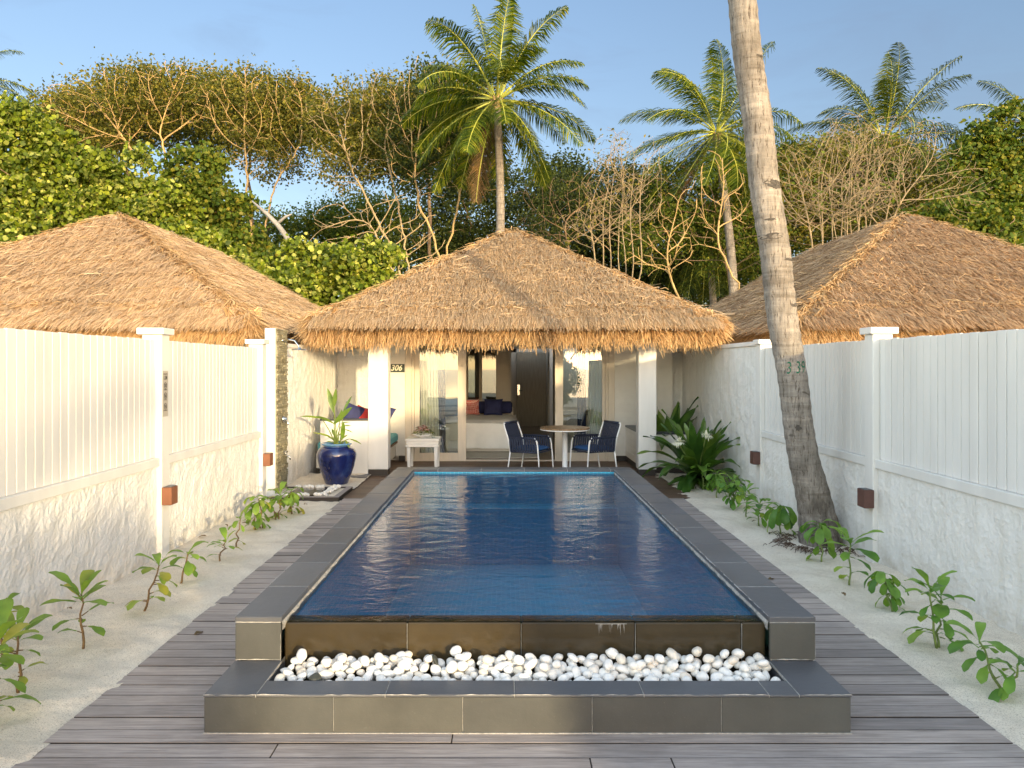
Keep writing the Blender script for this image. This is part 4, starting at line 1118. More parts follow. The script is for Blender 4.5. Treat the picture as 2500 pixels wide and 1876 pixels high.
# daybed nook left of the column
lw = MB(); lw.box(-2.9, -2.154, 11.56, 11.68, .0, .86, .005)
dw = empty('daybed', (-2.5, 12.4, 0), label='built-in white veranda daybed with teal seat beside the left column', cat='daybed')
lw.build('front_wall', 'white_paint', dw)
m = MB(); m.box(-2.91, -2.153, 11.55, 11.70, .861, .89, .003); m.build('wall_top', 'stone_top', dw)
m = MB(); m.box(-3.0, -1.98, 11.70, 13.32, .10, .33, .003); m.build('base', 'siding', dw)
m = MB(); m.box(-3.0, -1.95, 11.70, 13.32, .331, .365, .003); m.build('seat_board', 'under_wood', dw)
m = MB(); m.box(-2.99, -1.94, 11.71, 13.31, .366, .515, .03); m.build('seat_cushion', 'teal_fabric', dw)
def pillow(name, c, w, h, t, rx, rz, matn, label, group=None):
    """square cushion, c = centre, standing up and leaning back by rx"""
    m = MB(); n = 12
    for sgn in (1, -1):
        def f(u, v, sgn=sgn):
            a, b = u * 2 - 1, v * 2 - 1
            k = (1 - abs(a) ** 2.6) * (1 - abs(b) ** 2.6)
            pin = 1 - .10 * (1 - a * a) * abs(b) ** 2
            pin2 = 1 - .10 * (1 - b * b) * abs(a) ** 2
            return (a * w / 2 * pin2, sgn * -t / 2 * max(0, k) ** .55, b * h / 2 * pin)
        m.sheet(f if sgn > 0 else (lambda u, v, f=f: f(1 - u, v)), n, n)
    M = Matrix.Translation(c) @ Matrix.Rotation(rz, 4, 'Z') @ Matrix.Rotation(rx, 4, 'X')
    for i, v in enumerate(m.v): m.v[i] = tuple(M @ Vector(v))
    o = m.build(name, matn, smooth=True, loc=c)
    return tag(o, label, 'cushion', group)
pillow('cushion', (-2.44, 11.98, .86), .46, .46, .16, -.2, .5, 'navy_fabric', 'navy cushion on the daybed, standing next to the potted plant')
pillow('cushion', (-2.28, 12.03, .85), .40, .40, .16, -.5, .2, 'red_fabric', 'plain red cushion between two navy ones on the daybed')
pillow('cushion', (-2.10, 12.20, .88), .48, .46, .16, -.15, -.35, 'navy_fabric', 'navy cushion on the daybed, tucked in against the left column')
for o in [x for x in COL.objects if x.name.startswith('cushion')]: o.rotation_euler = (0, .35, 0)
# right bench box
rb = empty('storage_bench', (2.55, 12.7, 0), label='low white panelled bench with dark stone top beside right column', cat='bench')
m = MB()
z = .10
while z < .62:
    z2 = min(.62, z + .115); m.box(2.155, 2.17, 11.82, 13.32, z + .003, z2, .002); z = z2
m.box(2.17, 3.0, 11.82, 13.32, .1, .62)
m.build('body', 'siding', rb)
m = MB(); m.box(2.145, 3.0, 11.805, 13.325, .622, .655, .003); m.build('top', 'stone_top', rb)
m = MB(); m.box(2.16, 3.0, 11.83, 13.31, .003, .099); m.build('plinth', 'veranda_wood', rb)

# neighbours
nv = empty('thatched_villa', (-7.4, 13.6, 0), label='neighbouring villa with broad sunlit thatch above the left slatted wall', cat='villa')
make_roof(nv, -7.42, 3.6, 11.0, 14.25, 18.4, 22.0, 2.40, 4.62, ('thatch_pale', 'thatch_gold'), 85000, (900, 75000), 31)
m = MB(); m.box(-10.6, -4.3, 13.2, 21.5, 0, 2.4); m.box(-9.3, -9.0, 11.6, 11.9, 0, 2.4); m.box(-5.35, -5.02, 11.6, 11.9, 0, 2.4); m.build('wall', 'cream_wall', nv)
m = MB(); m.box(-8.7, -5.6, 13.15, 13.2, .2, 2.1); m.build('glazed_door', 'mirror_glass', nv)
nv = empty('thatched_villa', (7.6, 13.6, 0), label='neighbouring villa with orange-brown thatch behind the leaning palm trunk', cat='villa')
make_roof(nv, 7.65, 3.3, 11.0, 14.25, 18.2, 21.6, 2.40, 4.62, ('thatch_brown', 'thatch_gold'), 85000, (62000, 900), 41)
m = MB(); m.box(4.9, 10.6, 13.2, 21.3, 0, 2.4); m.box(5.2, 5.5, 11.7, 12.0, 0, 2.4); m.build('wall', 'cream_wall', nv)

# ================================================================== INTERIOR
def cloth_bed():
    bd = empty('bed', (-.55, 15.6, 0), label='double bed with white cover seen through the open doors', cat='bed')
    m = MB(); m.box(-1.25, .18, 14.62, 16.62, .03, .30, .01); m.build('bed_base', 'room_wall', bd)
    m = MB(); X0, X1, Y0, Y1 = -1.30, .22, 14.56, 16.45
    def f(u, v):
        # profile across x: hang, top, hang
        s = u * 3.0
        if s < .5: x, z = X0 - .03 + .03 * (s / .5), .10 + .55 * (s / .5); e = 1 - s / .5
        elif s > 2.5: x, z = X1 + .03 * ((s - 2.5) / .5), .65 - .55 * ((s - 2.5) / .5); e = (s - 2.5) / .5
        else: x, z = X0 + (X1 - X0) * (s - .5) / 2.0, .65; e = 0
        q = v * 1.35
        if q < .35: y, zz = Y0 - .03 * (1 - q / .35), .10 + .55 * (q / .35); z = min(z, zz); ey = 1 - q / .35
        else: y = Y0 + (Y1 - Y0) * (q - .35); ey = 0
        z += .012 * noise.noise((x * 4, y * 4, 0)); r = .05
        if s > .5 and s < 2.5 and q >= .35: z -= .06 * math.exp(-((y - Y0) / .08)) + .05 * math.exp(-((X1 - x) / .08)) + .05 * math.exp(-((x - X0) / .08))
        w = max(e, ey); x += w * .018 * math.sin(y * 16) ; y -= ey * .02 * math.sin(x * 13)
        return (x, y, z)
    m.sheet(f, 60, 50); m.build('bed_cover', 'bed_linen', bd, smooth=True)
    m = MB(); m.box(-1.5, .16, 16.72, 16.9, 0, .80, .02); m.build('headboard', 'room_wall', bd)
    return bd
cloth_bed()
m = MB(); m.tube([(-1.45, 16.55, .80), (-1.42, 16.55, .80), (.10, 16.55, .80), (.14, 16.55, .80)], [.09, .135, .135, .09], 20)
tag(m.build('bolster', 'navy_fabric', smooth=True, loc=(-.6, 16.55, .8)), 'long navy bolster lying across the head of the bed', 'bolster')
pillow('cushion', (-.76, 16.25, .82), .36, .36, .14, -.3, .1, 'pattern_fabric', 'red and white lattice-patterned cushion propped on the bed')
pillow('cushion', (-.28, 16.25, .82), .42, .38, .14, -.3, -.1, 'navy_fabric', 'plain navy cushion on the bed next to the patterned one')
pillow('cushion', (-1.20, 15.9, .82), .46, .44, .16, -.3, .5, 'blue_cushion', 'large blue cushion on the bed behind the fixed glass')
m = MB(); m.box(-1.3, .62, 13.75, 16.4, .013, .022); tag(m.build('rug', 'rug', loc=(-.4, 15, .01)), 'pale rug on the floor under the bed', 'rug')
def curtain(x0, x1, y, z0, z1, amp, n, matn, label, flare=0.0):
    m = MB()
    def f(u, v):
        x = x0 + (x1 - x0) * u * (1 + flare * (1 - v)); return (x, y + amp * math.sin(u * n * 2 * PI) * (.6 + .4 * (1 - v)), z0 + (z1 - z0) * v)
    m.sheet(f, n * 10, 8)
    return tag(m.build('curtain', matn, smooth=True, loc=((x0 + x1) / 2, y, z0)), label, 'curtain')
curtain(-1.56, -1.28, YF + .22, .03, 2.4, .03, 6, 'sheer_curtain', 'sheer white curtain gathered behind the glass by the side table', .25)
curtain(-1.30, -1.12, YF + .36, .03, 2.4, .03, 4, 'curtain_navy', 'navy curtain hanging beside the sheer one, near the side table')
curtain(1.50, 1.74, YF + .22, .03, 2.4, .03, 5, 'sheer_curtain', 'sheer white curtain behind the glass by the right jamb')
curtain(1.32, 1.48, YF + .36, .03, 2.4, .03, 3, 'curtain_navy', 'navy curtain behind the glass, near the round table')
ds = empty('writing_desk', (1.35, 15.6, 0), label='cream desk with stacked-board top seen through right glass door', cat='desk')
m = MB()
for i in range(3): m.box(1.14 - i * .0, 1.75, 14.9, 16.0, .80 - i * .05, .838 - i * .05, .004)
m.build('desktop', 'cream_paint', ds)
for (x, y) in ((1.20, 14.97), (1.70, 14.97), (1.20, 15.9), (1.70, 15.9)):
    m = MB(); m.box(x - .035, x + .035, y - .035, y + .035, .012, .70, .004); m.build('leg', 'cream_paint', ds)
st_ = empty('stool', (1.15, 14.45, 0), label='small cream stool standing in front of the indoor desk', cat='stool')
m = MB(); m.box(.95, 1.32, 14.25, 14.62, .40, .45, .01); m.build('seat', 'cream_paint', st_)
for (x, y) in ((.98, 14.28), (1.29, 14.28), (.98, 14.59), (1.29, 14.59)):
    m = MB(); m.box(x - .02, x + .02, y - .02, y + .02, .012, .40, .003); m.build('leg', 'cream_paint', st_)
m = MB(); m.box(1.14, 1.149, 15.7, 16.6, 1.0, 1.9, .002); tag(m.build('wall_cabinet', 'cream_paint', loc=(1.14, 16.1, 1.0)), 'pale panel hung on the wall above the indoor desk', 'panel')

# ================================================================== VERANDA FURNITURE
tb = empty('side_table', (-1.385, 12.45, 0), label='small cream side table with stepped top carrying flowers', cat='table')
m = MB()
for i, (e, z) in enumerate(((0, .475), (.012, .425), (.0, .375))):
    m.box(-1.665 + e, -1.105 - e, 12.22 + e, 12.70 - e, z, z + .036, .004)
m.box(-1.64, -1.13, 12.25, 12.67, .37, .476); m.build('tabletop', 'white_paint', tb)
for (x, y) in ((-1.61, 12.27), (-1.16, 12.27), (-1.61, 12.65), (-1.16, 12.65)):
    m = MB(); sx = .012 if x < -1.4 else -.012
    a = .03; b = .021
    m.add([(x - b - sx * 0, y - b, .002), (x + b, y - b, .002), (x + b, y + b, .002), (x - b, y + b, .002), (x - a, y - a, .372), (x + a, y - a, .372), (x + a, y + a, .372), (x - a, y + a, .372)],
          [(0, 3, 2, 1), (0, 1, 5, 4), (1, 2, 6, 5), (2, 3, 7, 6), (3, 0, 4, 7)])
    m.build('leg', 'white_paint', tb)
fl = empty('flower_arrangement', (-1.40, 12.45, .511), label='low bowl of pink and red flowers on the side table', cat='flowers')
m = MB(); m.lathe([(.05, 0), (.06, .004), (.13, .02), (.175, .032), (.17, .036), (.12, .026), (.0, .018)], 28, (-1.40, 12.45, .511), True); m.build('bowl', 'chair_white', fl, smooth=True)
rr = random.Random(4)
for (nm, mt, n, rad, sz) in (('leaves', 'leaf_mid', 70, .155, .05), ('red_blossoms', 'flower_red', 30, .12, .028), ('pink_blossoms', 'flower_pink', 46, .12, .03)):
    m = MB()
    for i in range(n):
        a = rr.uniform(0, 6.28); r = rad * math.sqrt(rr.random()); z = .545 + .075 * (1 - (r / .17) ** 2) * rr.uniform(.7, 1.15)
        p = Vector((-1.40 + r * math.cos(a), 12.45 + r * math.sin(a), z))
        if nm == 'leaves': p.z -= .012; m.leaf(p, (math.cos(a), math.sin(a), .4), (0, 0, 1), sz * 1.3, sz * .5, .5, nseg=3)
        else:
            for k in range(5):
                b = k * 1.256 + a; m.leaf(p, (math.cos(b), math.sin(b), .55), (0, 0, 1), sz * .8, sz * .62, .3, nseg=2)
            
    m.build(nm, mt, fl)
m = MB(); m.box(-1.24, -1.17, 12.30, 12.38, .511, .545, .006); tag(m.build('ashtray', 'window_glass', loc=(-1.2, 12.34, .511)), 'small clear glass ashtray on the side table', 'ashtray')

fl.scale = (1.0, 1.0, 1.75); fl.location.z -= .0
rt = empty('round_table', (.89, 11.75, 0), label='round slatted wood table on a white central leg', cat='table')
m = MB(); R_ = .39; x = -R_
while x < R_ - .005:
    x2 = min(R_, x + .065)
    n = 8
    def hw_(q): return math.sqrt(max(1e-5, R_ * R_ - q * q))
    xs = [x + .0025 + (x2 - x - .005) * i / n for i in range(n + 1)]
    lo = [(.89 + q, 11.75 - hw_(q), z) for z in (.718, .744) for q in xs]; hi = [(.89 + q, 11.75 + hw_(q), z) for z in (.718, .744) for q in xs]
    k = n + 1; fs = []
    for i in range(n):
        fs += [(k + i, k + i + 1, 3 * k + i + 1, 3 * k + i), (i, i + 1, k + i + 1, k + i), (2 * k + i, 3 * k + i, 3 * k + i + 1, 2 * k + i + 1), (i, 2 * k + i, 2 * k + i + 1, i + 1)]
    fs += [(0, k, 3 * k, 2 * k), (n, 2 * k + n, 3 * k + n, k + n)]
    m.add(lo + hi, fs); x = x2
m.build('tabletop', 'table_wood', rt)
m = MB(); m.lathe([(.383, .700), (.392, .704), (.392, .716), (.383, .7175)], 48, (.89, 11.75, 0)); m.build('rim', 'chair_white', rt, smooth=False)
m = MB(); m.lathe([(.24, 0), (.25, .006), (.24, .014), (.05, .022), (.042, .03), (.042, .69), (.16, .70)], 32, (.89, 11.75, 0)); m.build('leg', 'chair_white', rt, smooth=True)

def make_chair():
    r = empty('armchair', (0, 0, 0), local=True)
    tr = .0125
    for s in (-1, 1):
        m = MB(); m.tube([(-.30, s * .27, 0), (-.262, s * .272, .22), (-.235, s * .274, .40)], tr, 10); m.build('leg', 'chair_white', r, smooth=True)
        m = MB(); m.tube([(.31, s * .285, 0), (.29, s * .285, .30), (.27, s * .283, .52), (.255, s * .282, .585), (.22, s * .281, .625), (.17, s * .28, .638), (-.05, s * .276, .634), (-.285, s * .272, .628)], tr, 10)
        m.build('leg', 'chair_white', r, smooth=True)
        m = MB()
        for i in range(11):
            x = -.235 + i * .046; xt = -.255 + i * .044
            m.box(0, .030, -.004, .004, 0, 1)
            b = len(m.v) - 8
            for q in range(8):
                vx, vy, vz = m.v[b + q]
                m.v[b + q] = ((x * (1 - vz) + xt * vz) + vx, s * .278 + vy + s * .003, .405 + vz * .242)
        m.build('side_straps', 'navy_rope', r)
    m = MB()
    m.tube([(-.235, -.274, .40), (-.27, -.273, .60), (-.345, -.27, .80), (-.36, -.262, .845), (-.362, -.24, .86), (-.362, .24, .86), (-.36, .262, .845), (-.345, .27, .80), (-.27, .273, .60), (-.235, .274, .40)], tr, 10)
    m.build('back_frame', 'chair_white', r, smooth=True)
    m = MB(); m.tube([(-.362, -.225, .86), (-.362, .225, .86)], .021, 12)
    for s in (-1, 1): m.tube([(.245, s * .282, .600), (.19, s * .281, .636), (-.26, s * .272, .63)], .0165, 8)
    m.tube([(-.235, -.27, .405), (-.235, .27, .405)], .018, 8)
    m.build('rope_wrap', 'navy_rope', r, smooth=True)
    m = MB()
    for i in range(12):
        y = -.242 + i * .041
        m.box(-.004, .004, y, y + .028, 0, 1)
        b = len(m.v) - 8
        for q in range(8):
            vx, vy, vz = m.v[b + q]
            m.v[b + q] = (-.238 - .06 * vz - .065 * vz * vz + vx, vy, .40 + vz * .455)
    m.build('back_straps', 'navy_rope', r)
    m = MB(); m.tube([(-.235, -.27, .40), (-.235, .27, .40), (.27, .283, .405), (.27, -.283, .405), (-.235, -.27, .40)], tr, 8)
    m.build('seat_frame', 'navy_rope', r, smooth=True)
    m = MB(); n = 16
    for sg_ in (1, -1):
        def f(u, v, sg_=sg_):
            a, b = u * 2 - 1, v * 2 - 1
            k = max(0, (1 - abs(a) ** 5) * (1 - abs(b) ** 5)) ** .5
            rx = .25 * (1 - .06 * b * b * b * b); ry = .262 * (1 - .06 * a * a * a * a)
            return (.02 + a * rx, b * ry, .445 + sg_ * (.042 * k))
        m.sheet(f if sg_ > 0 else (lambda u, v, f=f: f(1 - u, v)), n, n)
    m.build('seat_cushion', 'blue_cushion', r, smooth=True)
    return r
ch = make_chair()
tag(ch, 'navy rope armchair with white legs between the bed and round table', 'chair', 'rope armchairs at the round table')
ch.scale = (.93, .93, .95); ch.location = (.375, 11.62, .004); ch.rotation_euler = (0, 0, -.47)
c2 = copy_tree(ch); c2.location = (1.385, 11.66, .004); c2.rotation_euler = (0, 0, PI + .44)
tag(c2, 'navy rope armchair with white legs nearest the right white column')

rt.location.x += .045
# blue pot
pot = empty('glazed_pot', (-2.43, 10.62, .03), label='large round blue glazed pot at the corner by the shower', cat='pot')
prof = [(.165, 0), (.175, .01), (.215, .12), (.262, .26), (.292, .38), (.298, .44), (.290, .49), (.262, .535), (.225, .560), (.205, .572), (.203, .585), (.222, .592), (.232, .600), (.232, .612), (.222, .620), (.200, .618), (.190, .605), (.190, .56), (.0, .555)]
m = MB(); m.lathe(prof, 56, (-2.43, 10.62, .03), False); m.build('jar', 'blue_glaze', pot, smooth=True)
m = MB(); m.lathe([(.189, .565), (.15, .578), (0, .582)], 24, (-2.43, 10.62, .03), False); m.build('soil', 'soil', pot); pot.scale = (.94, .94, .94)
# ================================================================== SMALL PLANTS
def spat(t):
    q = max(0, min(1, (t - .08) / .92)) ** 1.55
    if t > .985: return .16
    return .10 + .98 * math.sin(PI * min(1, q * .84)) ** .8 if t > .08 else .10
def lance(t): return max(0.05, math.sin(PI * min(1, t * .93 + .05)) ** .9)
def strap(t): return max(0.03, min(1, t * 3 + .45) * (1 - max(0, (t - .45) / .55) ** 1.7))
def small_plant(base, h, label, seed, lean=(0, 0), stems=1, ntop=9, nlow=4, ll=.17, wilt=0.3, matn='plant_leaf', spread=.12):
    r = random.Random(seed)
    root = empty('beach_plant', base, label=label, cat='plant', group='young leafy plants in the sand strips')
    bx, by, bz = base; bz += .0
    stm = MB(); lv = MB()
    for k in range(stems):
        a0 = r.uniform(0, 6.28); sp = spread * (0 if stems == 1 else 1)
        hh = h * (1 if k == 0 else r.uniform(.55, .9))
        tip = Vector((bx + lean[0] + sp * math.cos(a0), by + lean[1] + sp * math.sin(a0), bz + hh * .74))
        p0 = Vector((bx + .012 * math.cos(a0), by + .012 * math.sin(a0), bz - .02))
        pts = []
        for i in range(7):
            t = i / 6
            p = p0.lerp(tip, t); p.x += math.sin(t * PI) * r.uniform(-.018, .018); p.y += math.sin(t * PI) * r.uniform(-.018, .018); pts.append(p)
        stm.tube(pts, [.0085 - .004 * i / 6 for i in range(7)], 7)
        nt = max(4, int(ntop * (1 if k == 0 else .7)))
        for i in range(nt):
            a = a0 + i * 2.4; el = 1.12 - .80 * (i / nt) - wilt * r.uniform(.2, 1.1) * 1.3 + r.uniform(-.15, .15)
            d = Vector((math.cos(a) * math.cos(el), math.sin(a) * math.cos(el), math.sin(el)))
            l = ll * r.uniform(.75, 1.15) * (1 - .25 * (i / nt) * (r.random() < .5))
            b = tip - Vector((0, 0, 1)) * .05 * (i / nt) * 1.2
            lv.leaf(b, d, (0, 0, 1), l * 1.08, l * r.uniform(.32, .42), .28 + wilt * 1.7 * r.uniform(.6, 1.2), spat, .25, 10, .04)
        for i in range(nlow if k == 0 else nlow // 2):
            t = r.uniform(.22, .8); p = p0.lerp(tip, t); a = r.uniform(0, 6.28); el = r.uniform(-.1, .6) - wilt * .5
            d = Vector((math.cos(a) * math.cos(el), math.sin(a) * math.cos(el), math.sin(el)))
            l = ll * r.uniform(.55, .95)
            q = p + d * l * .25; stm.tube([p, q], [.004, .003], 5)
            lv.leaf(q - d * .005, d, (0, 0, 1), l, l * .34, .5 + wilt, spat, .2, 7, .05)
    stm.build('stem', 'stem_green' if matn != 'plant_leaf' else 'stem_brown', root, smooth=True)
    lv.build('foliage', matn, root, smooth=True)
    return root
LFT = [  # base px, base py, top py, label, options
    (81, 649.4, 576, 'sturdy young plant on one brown stem in open sand, widest rosette along the sunlit wall', dict(ntop=11, nlow=5, ll=.19, wilt=.05)),
    (144.7, 611.5, 550, 'tall young plant leaning right, with leaves stacked up its brown stem', dict(ntop=7, nlow=10, ll=.18, wilt=.2, lean=(.10, 0))),
    (178.5, 584.5, 546, 'thin-stemmed plant with drooping leaves just behind the leaning one', dict(ntop=8, nlow=4, ll=.17, wilt=.35, lean=(.05, .05))),
    (216.9, 562, 534, 'small compact plant with upright leaves midway along the sunlit wall', dict(ntop=6, nlow=4, ll=.15, wilt=.1, lean=(.08, 0))),
    (235, 546, 510, 'spindly plant with yellowing top leaves close to the sunlit wall', dict(ntop=6, nlow=1, ll=.13, wilt=.5, lean=(.05, 0))),
    (254.2, 530, 512, 'short plant with pale leaves between the spindly one and the bushy ones', dict(ntop=7, nlow=3, ll=.12, wilt=.4)),
    (263, 529, 487, 'bushy wilting plant at the foot of the white shower wall', dict(ntop=12, nlow=6, ll=.18, wilt=.7, stems=2)),
    (278, 520, 488, 'bright green leafy plant in front of the shower stone', dict(ntop=10, nlow=6, ll=.18, wilt=.3, stems=2)),
    (291, 513, 484, 'plant with hanging leaves at the corner of the shower tray', dict(ntop=12, nlow=6, ll=.20, wilt=.75)),
    (17.6, 694, 613, 'dense fresh plant second from the camera along the sunlit wall', dict(ntop=9, nlow=7, ll=.17, wilt=.1)),
    (-14, 724, 615, 'large yellow-green plant cut off by the photo edge, closest to the camera', dict(ntop=9, nlow=6, ll=.21, wilt=.15, stems=2, spread=.08)),
    (3, 660, 590, 'low plant tight against the sunlit wall behind the dense fresh one', dict(ntop=8, nlow=5, ll=.13, wilt=.3)),
]
RGT = [
    (702.9, 490, 462, 'round-leaved plant in front of the lilies on the shaded side', dict(ntop=10, nlow=5, ll=.20, wilt=.25)),
    (716, 497, 466, 'drooping pale green plant beneath the lily leaves', dict(ntop=12, nlow=6, ll=.19, wilt=.8)),
    (731, 507, 471, 'bushy many-stemmed plant between lilies and the wall lamp', dict(ntop=12, nlow=8, ll=.19, wilt=.45, stems=3)),
    (745.8, 518, 483, 'upright plant with paddle leaves below the farther wall lamp', dict(ntop=8, nlow=6, ll=.18, wilt=.15, stems=1)),
    (760, 525, 495, 'low spreading plant in front of the white wall post', dict(ntop=10, nlow=8, ll=.18, wilt=.3)),
    (781.8, 535, 496, 'umbrella-shaped wilted plant standing left of the palm trunk', dict(ntop=15, nlow=4, ll=.24, wilt=1.0, lean=(0, 0))),
    (820, 562, 511, 'dark drooping plant right in front of the palm trunk', dict(ntop=10, nlow=6, ll=.22, wilt=.7)),
    (850.7, 586, 528, 'plant with broad pale upright leaves to the right of the trunk', dict(ntop=7, nlow=5, ll=.24, wilt=.15)),
    (894, 613, 565, 'knotty plant with hanging leaf cluster and exposed roots', dict(ntop=9, nlow=6, ll=.16, wilt=.8, stems=2, spread=.12)),
    (938.6, 648, 568, 'tall open plant with arching twigs in the shaded sand', dict(ntop=8, nlow=10, ll=.18, wilt=.2, stems=2, spread=.07)),
    (1006, 692, 632, 'plant nearest the camera on the shaded side, cut by the edge', dict(ntop=8, nlow=6, ll=.16, wilt=.3, stems=2, spread=.12)),
]
for i, (px, py, pt_, lab, kw) in enumerate(LFT):
    b = ground_at(px, py); h = (py - pt_) * b.y / F; kw['spread'] = kw.get('spread', .08)
    small_plant((b.x, b.y, .0), h * 1.02, lab, 100 + i, **kw)
for i, (px, py, pt_, lab, kw) in enumerate(RGT):
    b = ground_at(px, py); h = (py - pt_) * b.y / F; kw['spread'] = kw.get('spread', .08)
    small_plant((b.x, b.y, .0), h * 1.02, lab, 200 + i, matn='plant_leaf_deep', **kw)

# potted plant
pp = empty('potted_plant', (-2.43, 10.62, .60), label='green long-leaved plant growing out of the blue pot', cat='plant')
S6 = .001662
def W6(x, y, dy=0): return Vector((-2.43 + (x - 618) * S6, 10.62 + dy, .61 + (1075 - y) * S6))
lv = MB(); sm = MB()
LV = [((595, 800), (538, 590), .085, .02), ((598, 745), (616, 590), .065, -.03), ((670, 785), (735, 655), .04, .1), ((600, 892), (757, 745), .085, -.08), ((640, 880), (655, 770), .05, .05),
      ((600, 890), (450, 822), .06, -.05), ((500, 845), (325, 822), .05, -.12), ((650, 915), (740, 908), .035, .03), ((680, 940), (748, 968), .03, .05), ((640, 890), (722, 882), .03, .12),
      ((585, 1010), (432, 963), .045, -.08), ((580, 1030), (500, 985), .035, .1), ((672, 1022), (692, 872), .07, -.1), ((730, 1018), (836, 1062), .035, -.06), ((700, 1030), (742, 1088), .04, -.12),
      ((600, 1010), (560, 940), .04, .12), ((640, 1040), (700, 990), .04, .1), ((590, 1050), (545, 1040), .035, -.1), ((655, 1060), (690, 1040), .03, -.1)]
rr = random.Random(8)
for (a, b, w, dy) in LV:
    A, B = W6(*a, dy * .4), W6(*b, dy); d = B - A
    lv.leaf(A, d + Vector((0, 0, .12 * d.length)), (0, -1, .35) if abs(d.normalized().z) > .6 else (0, -.5, 1), d.length * 1.03, w, .16, lance, .25, 8, .03)
    base = W6(618 + rr.uniform(-30, 30), 1085, rr.uniform(-.04, .04)); mid = base.lerp(A, .5) + Vector((rr.uniform(-.01, .01), 0, .03))
    sm.tube([base, mid, A, A.lerp(B, .06)], [.009, .007, .005, .004], 7)
pp.location.z -= .033; sm.build('stem', 'stem_green', pp, smooth=True); lv.build('foliage', 'pot_leaf', pp, smooth=True)

# strap-leaved lilies
def lily(x, y, n, L0, seed, label, flowers=(), elmin=.1, w=.095):
    r = random.Random(seed); root = empty('spider_lily', (x, y, 0), label=label, cat='plant', group='strap-leaved lilies at the shaded wall')
    m = MB()
    for i in range(n):
        a = i * 2.399 + r.uniform(-.2, .2); t = i / n
        el = 1.45 - (1.45 - elmin) * t ** .8 + r.uniform(-.12, .12)
        d = Vector((math.cos(a) * math.cos(el), math.sin(a) * math.cos(el), math.sin(el)))
        if x + d.x * L0 > RX - .12: d.x *= .35
        if x + d.x * L0 < 2.30: d.x *= .45
        l = L0 * r.uniform(.8, 1.12) * (.85 + .25 * math.sin(PI * t))
        m.leaf((x + .04 * math.cos(a), y + .04 * math.sin(a), .08 + .05 * (1 - t)), d, (0, 0, 1), l, w * r.uniform(.85, 1.2), .22 + .75 * t * r.uniform(.5, 1.2), strap, .35, 14, .10)
    m.build('foliage', 'strap_leaf', root, smooth=True)
    m = MB(); m.tube([(x, y, -.02), (x, y, .12)], [.05, .035], 10); m.build('stem', 'stem_green', root, smooth=True)
    for (fx, fy, fz) in flowers:
        m = MB(); m.tube([(x, y, .1), ((x + fx) / 2, (y + fy) / 2, fz * .6), (fx, fy, fz)], [.012, .010, .007], 7); k = m.build('flower_stalk', 'stem_green', root, smooth=True)
        m = MB()
        for j in range(11):
            a = r.uniform(0, 6.28); el = r.uniform(-.4, 1.2); c = Vector((fx, fy, fz)) + Vector((math.cos(a), math.sin(a), .5)) * .035
            for q in range(6):
                b = q * 1.047 + a; d = Vector((math.cos(a) * math.cos(el), math.sin(a) * math.cos(el), math.sin(el))) + Vector((math.cos(b), math.sin(b), .2)) * .9
                m.leaf(c, d, (0, 0, 1), .085, .016, .8, lance, .1, 4)
        m.build('blossom', 'petal_white', k)
lily(2.72, 12.35, 26, 1.02, 3, 'tall upright strap-leaved lily in the corner by the right column', (), .65, .19)
lily(2.78, 10.75, 64, .95, 5, 'large arching strap-leaved lily with white spider flowers', ((2.76, 10.22, .74), (2.40, 10.3, .64)), -.05, .15)

# ================================================================== PALMS
simple('bark_scar', (0.075, 0.065, 0.055), 0.9, 0.4, 40, 0.6, 120)
def frond_arrays(r, base, az, el, Lf, droop, wind=(0, 0, 0), nl=52, ll=.62, lw=.045, twist=0.0, dead=False):
    """returns (rachis pts, radii, leaflets verts)"""
    d = Vector((math.cos(az) * math.cos(el), math.sin(az) * math.cos(el), math.sin(el)))
    p = Vector(base); pts = [p.copy()]; ds = [d.copy()]; n = 18; W = Vector(wind)
    for i in range(n):
        t = (i + 1) / n
        d = (d + Vector((0, 0, -1)) * droop * (.3 + 1.5 * t) / n + W * t / n).normalized()
        p = p + d * Lf / n; pts.append(p.copy()); ds.append(d.copy())
    V = []
    for i in range(nl):
        t = .16 + .84 * i / nl; k = t * n; j = int(min(n - 1, k)); q = pts[j].lerp(pts[j + 1], k - j); dd = ds[j].lerp(ds[j + 1], k - j).normalized()
        side = dd.cross(Vector((0, 0, 1)))
        if side.length < .05: side = Vector((math.sin(az), -math.cos(az), 0))
        side.normalize(); up = side.cross(dd).normalized()
        if twist: 
            R_ = Matrix.Rotation(twist * t, 3, dd); side = R_ @ side; up = R_ @ up
        l = ll * (math.sin(PI * min(1, (t - .10) * 1.02 + .08)) ** .55) * r.uniform(.85, 1.1)
        for s in (-1, 1):
            w = lw * r.uniform(.7, 1.2)
            v = (side * s * .85 + dd * .62 + up * r.uniform(-.05, .35) + W * .25 + Vector((r.uniform(-.08, .08),) * 3)).normalized()
            a0 = q; a1 = q + v * l * .5 + Vector((0, 0, -1)) * l * .10; a2 = a1 + (v + Vector((0, 0, -1)) * (1.1 if not dead else 2.5) * r.uniform(.6, 1.3) + W * .6).normalized() * l * .5
            e = dd * w * .5
            V += [a0 - e * .6, a0 + e * .6, a1 + e, a1 - e, a2 + e * .25, a2 - e * .25]
    return pts, V
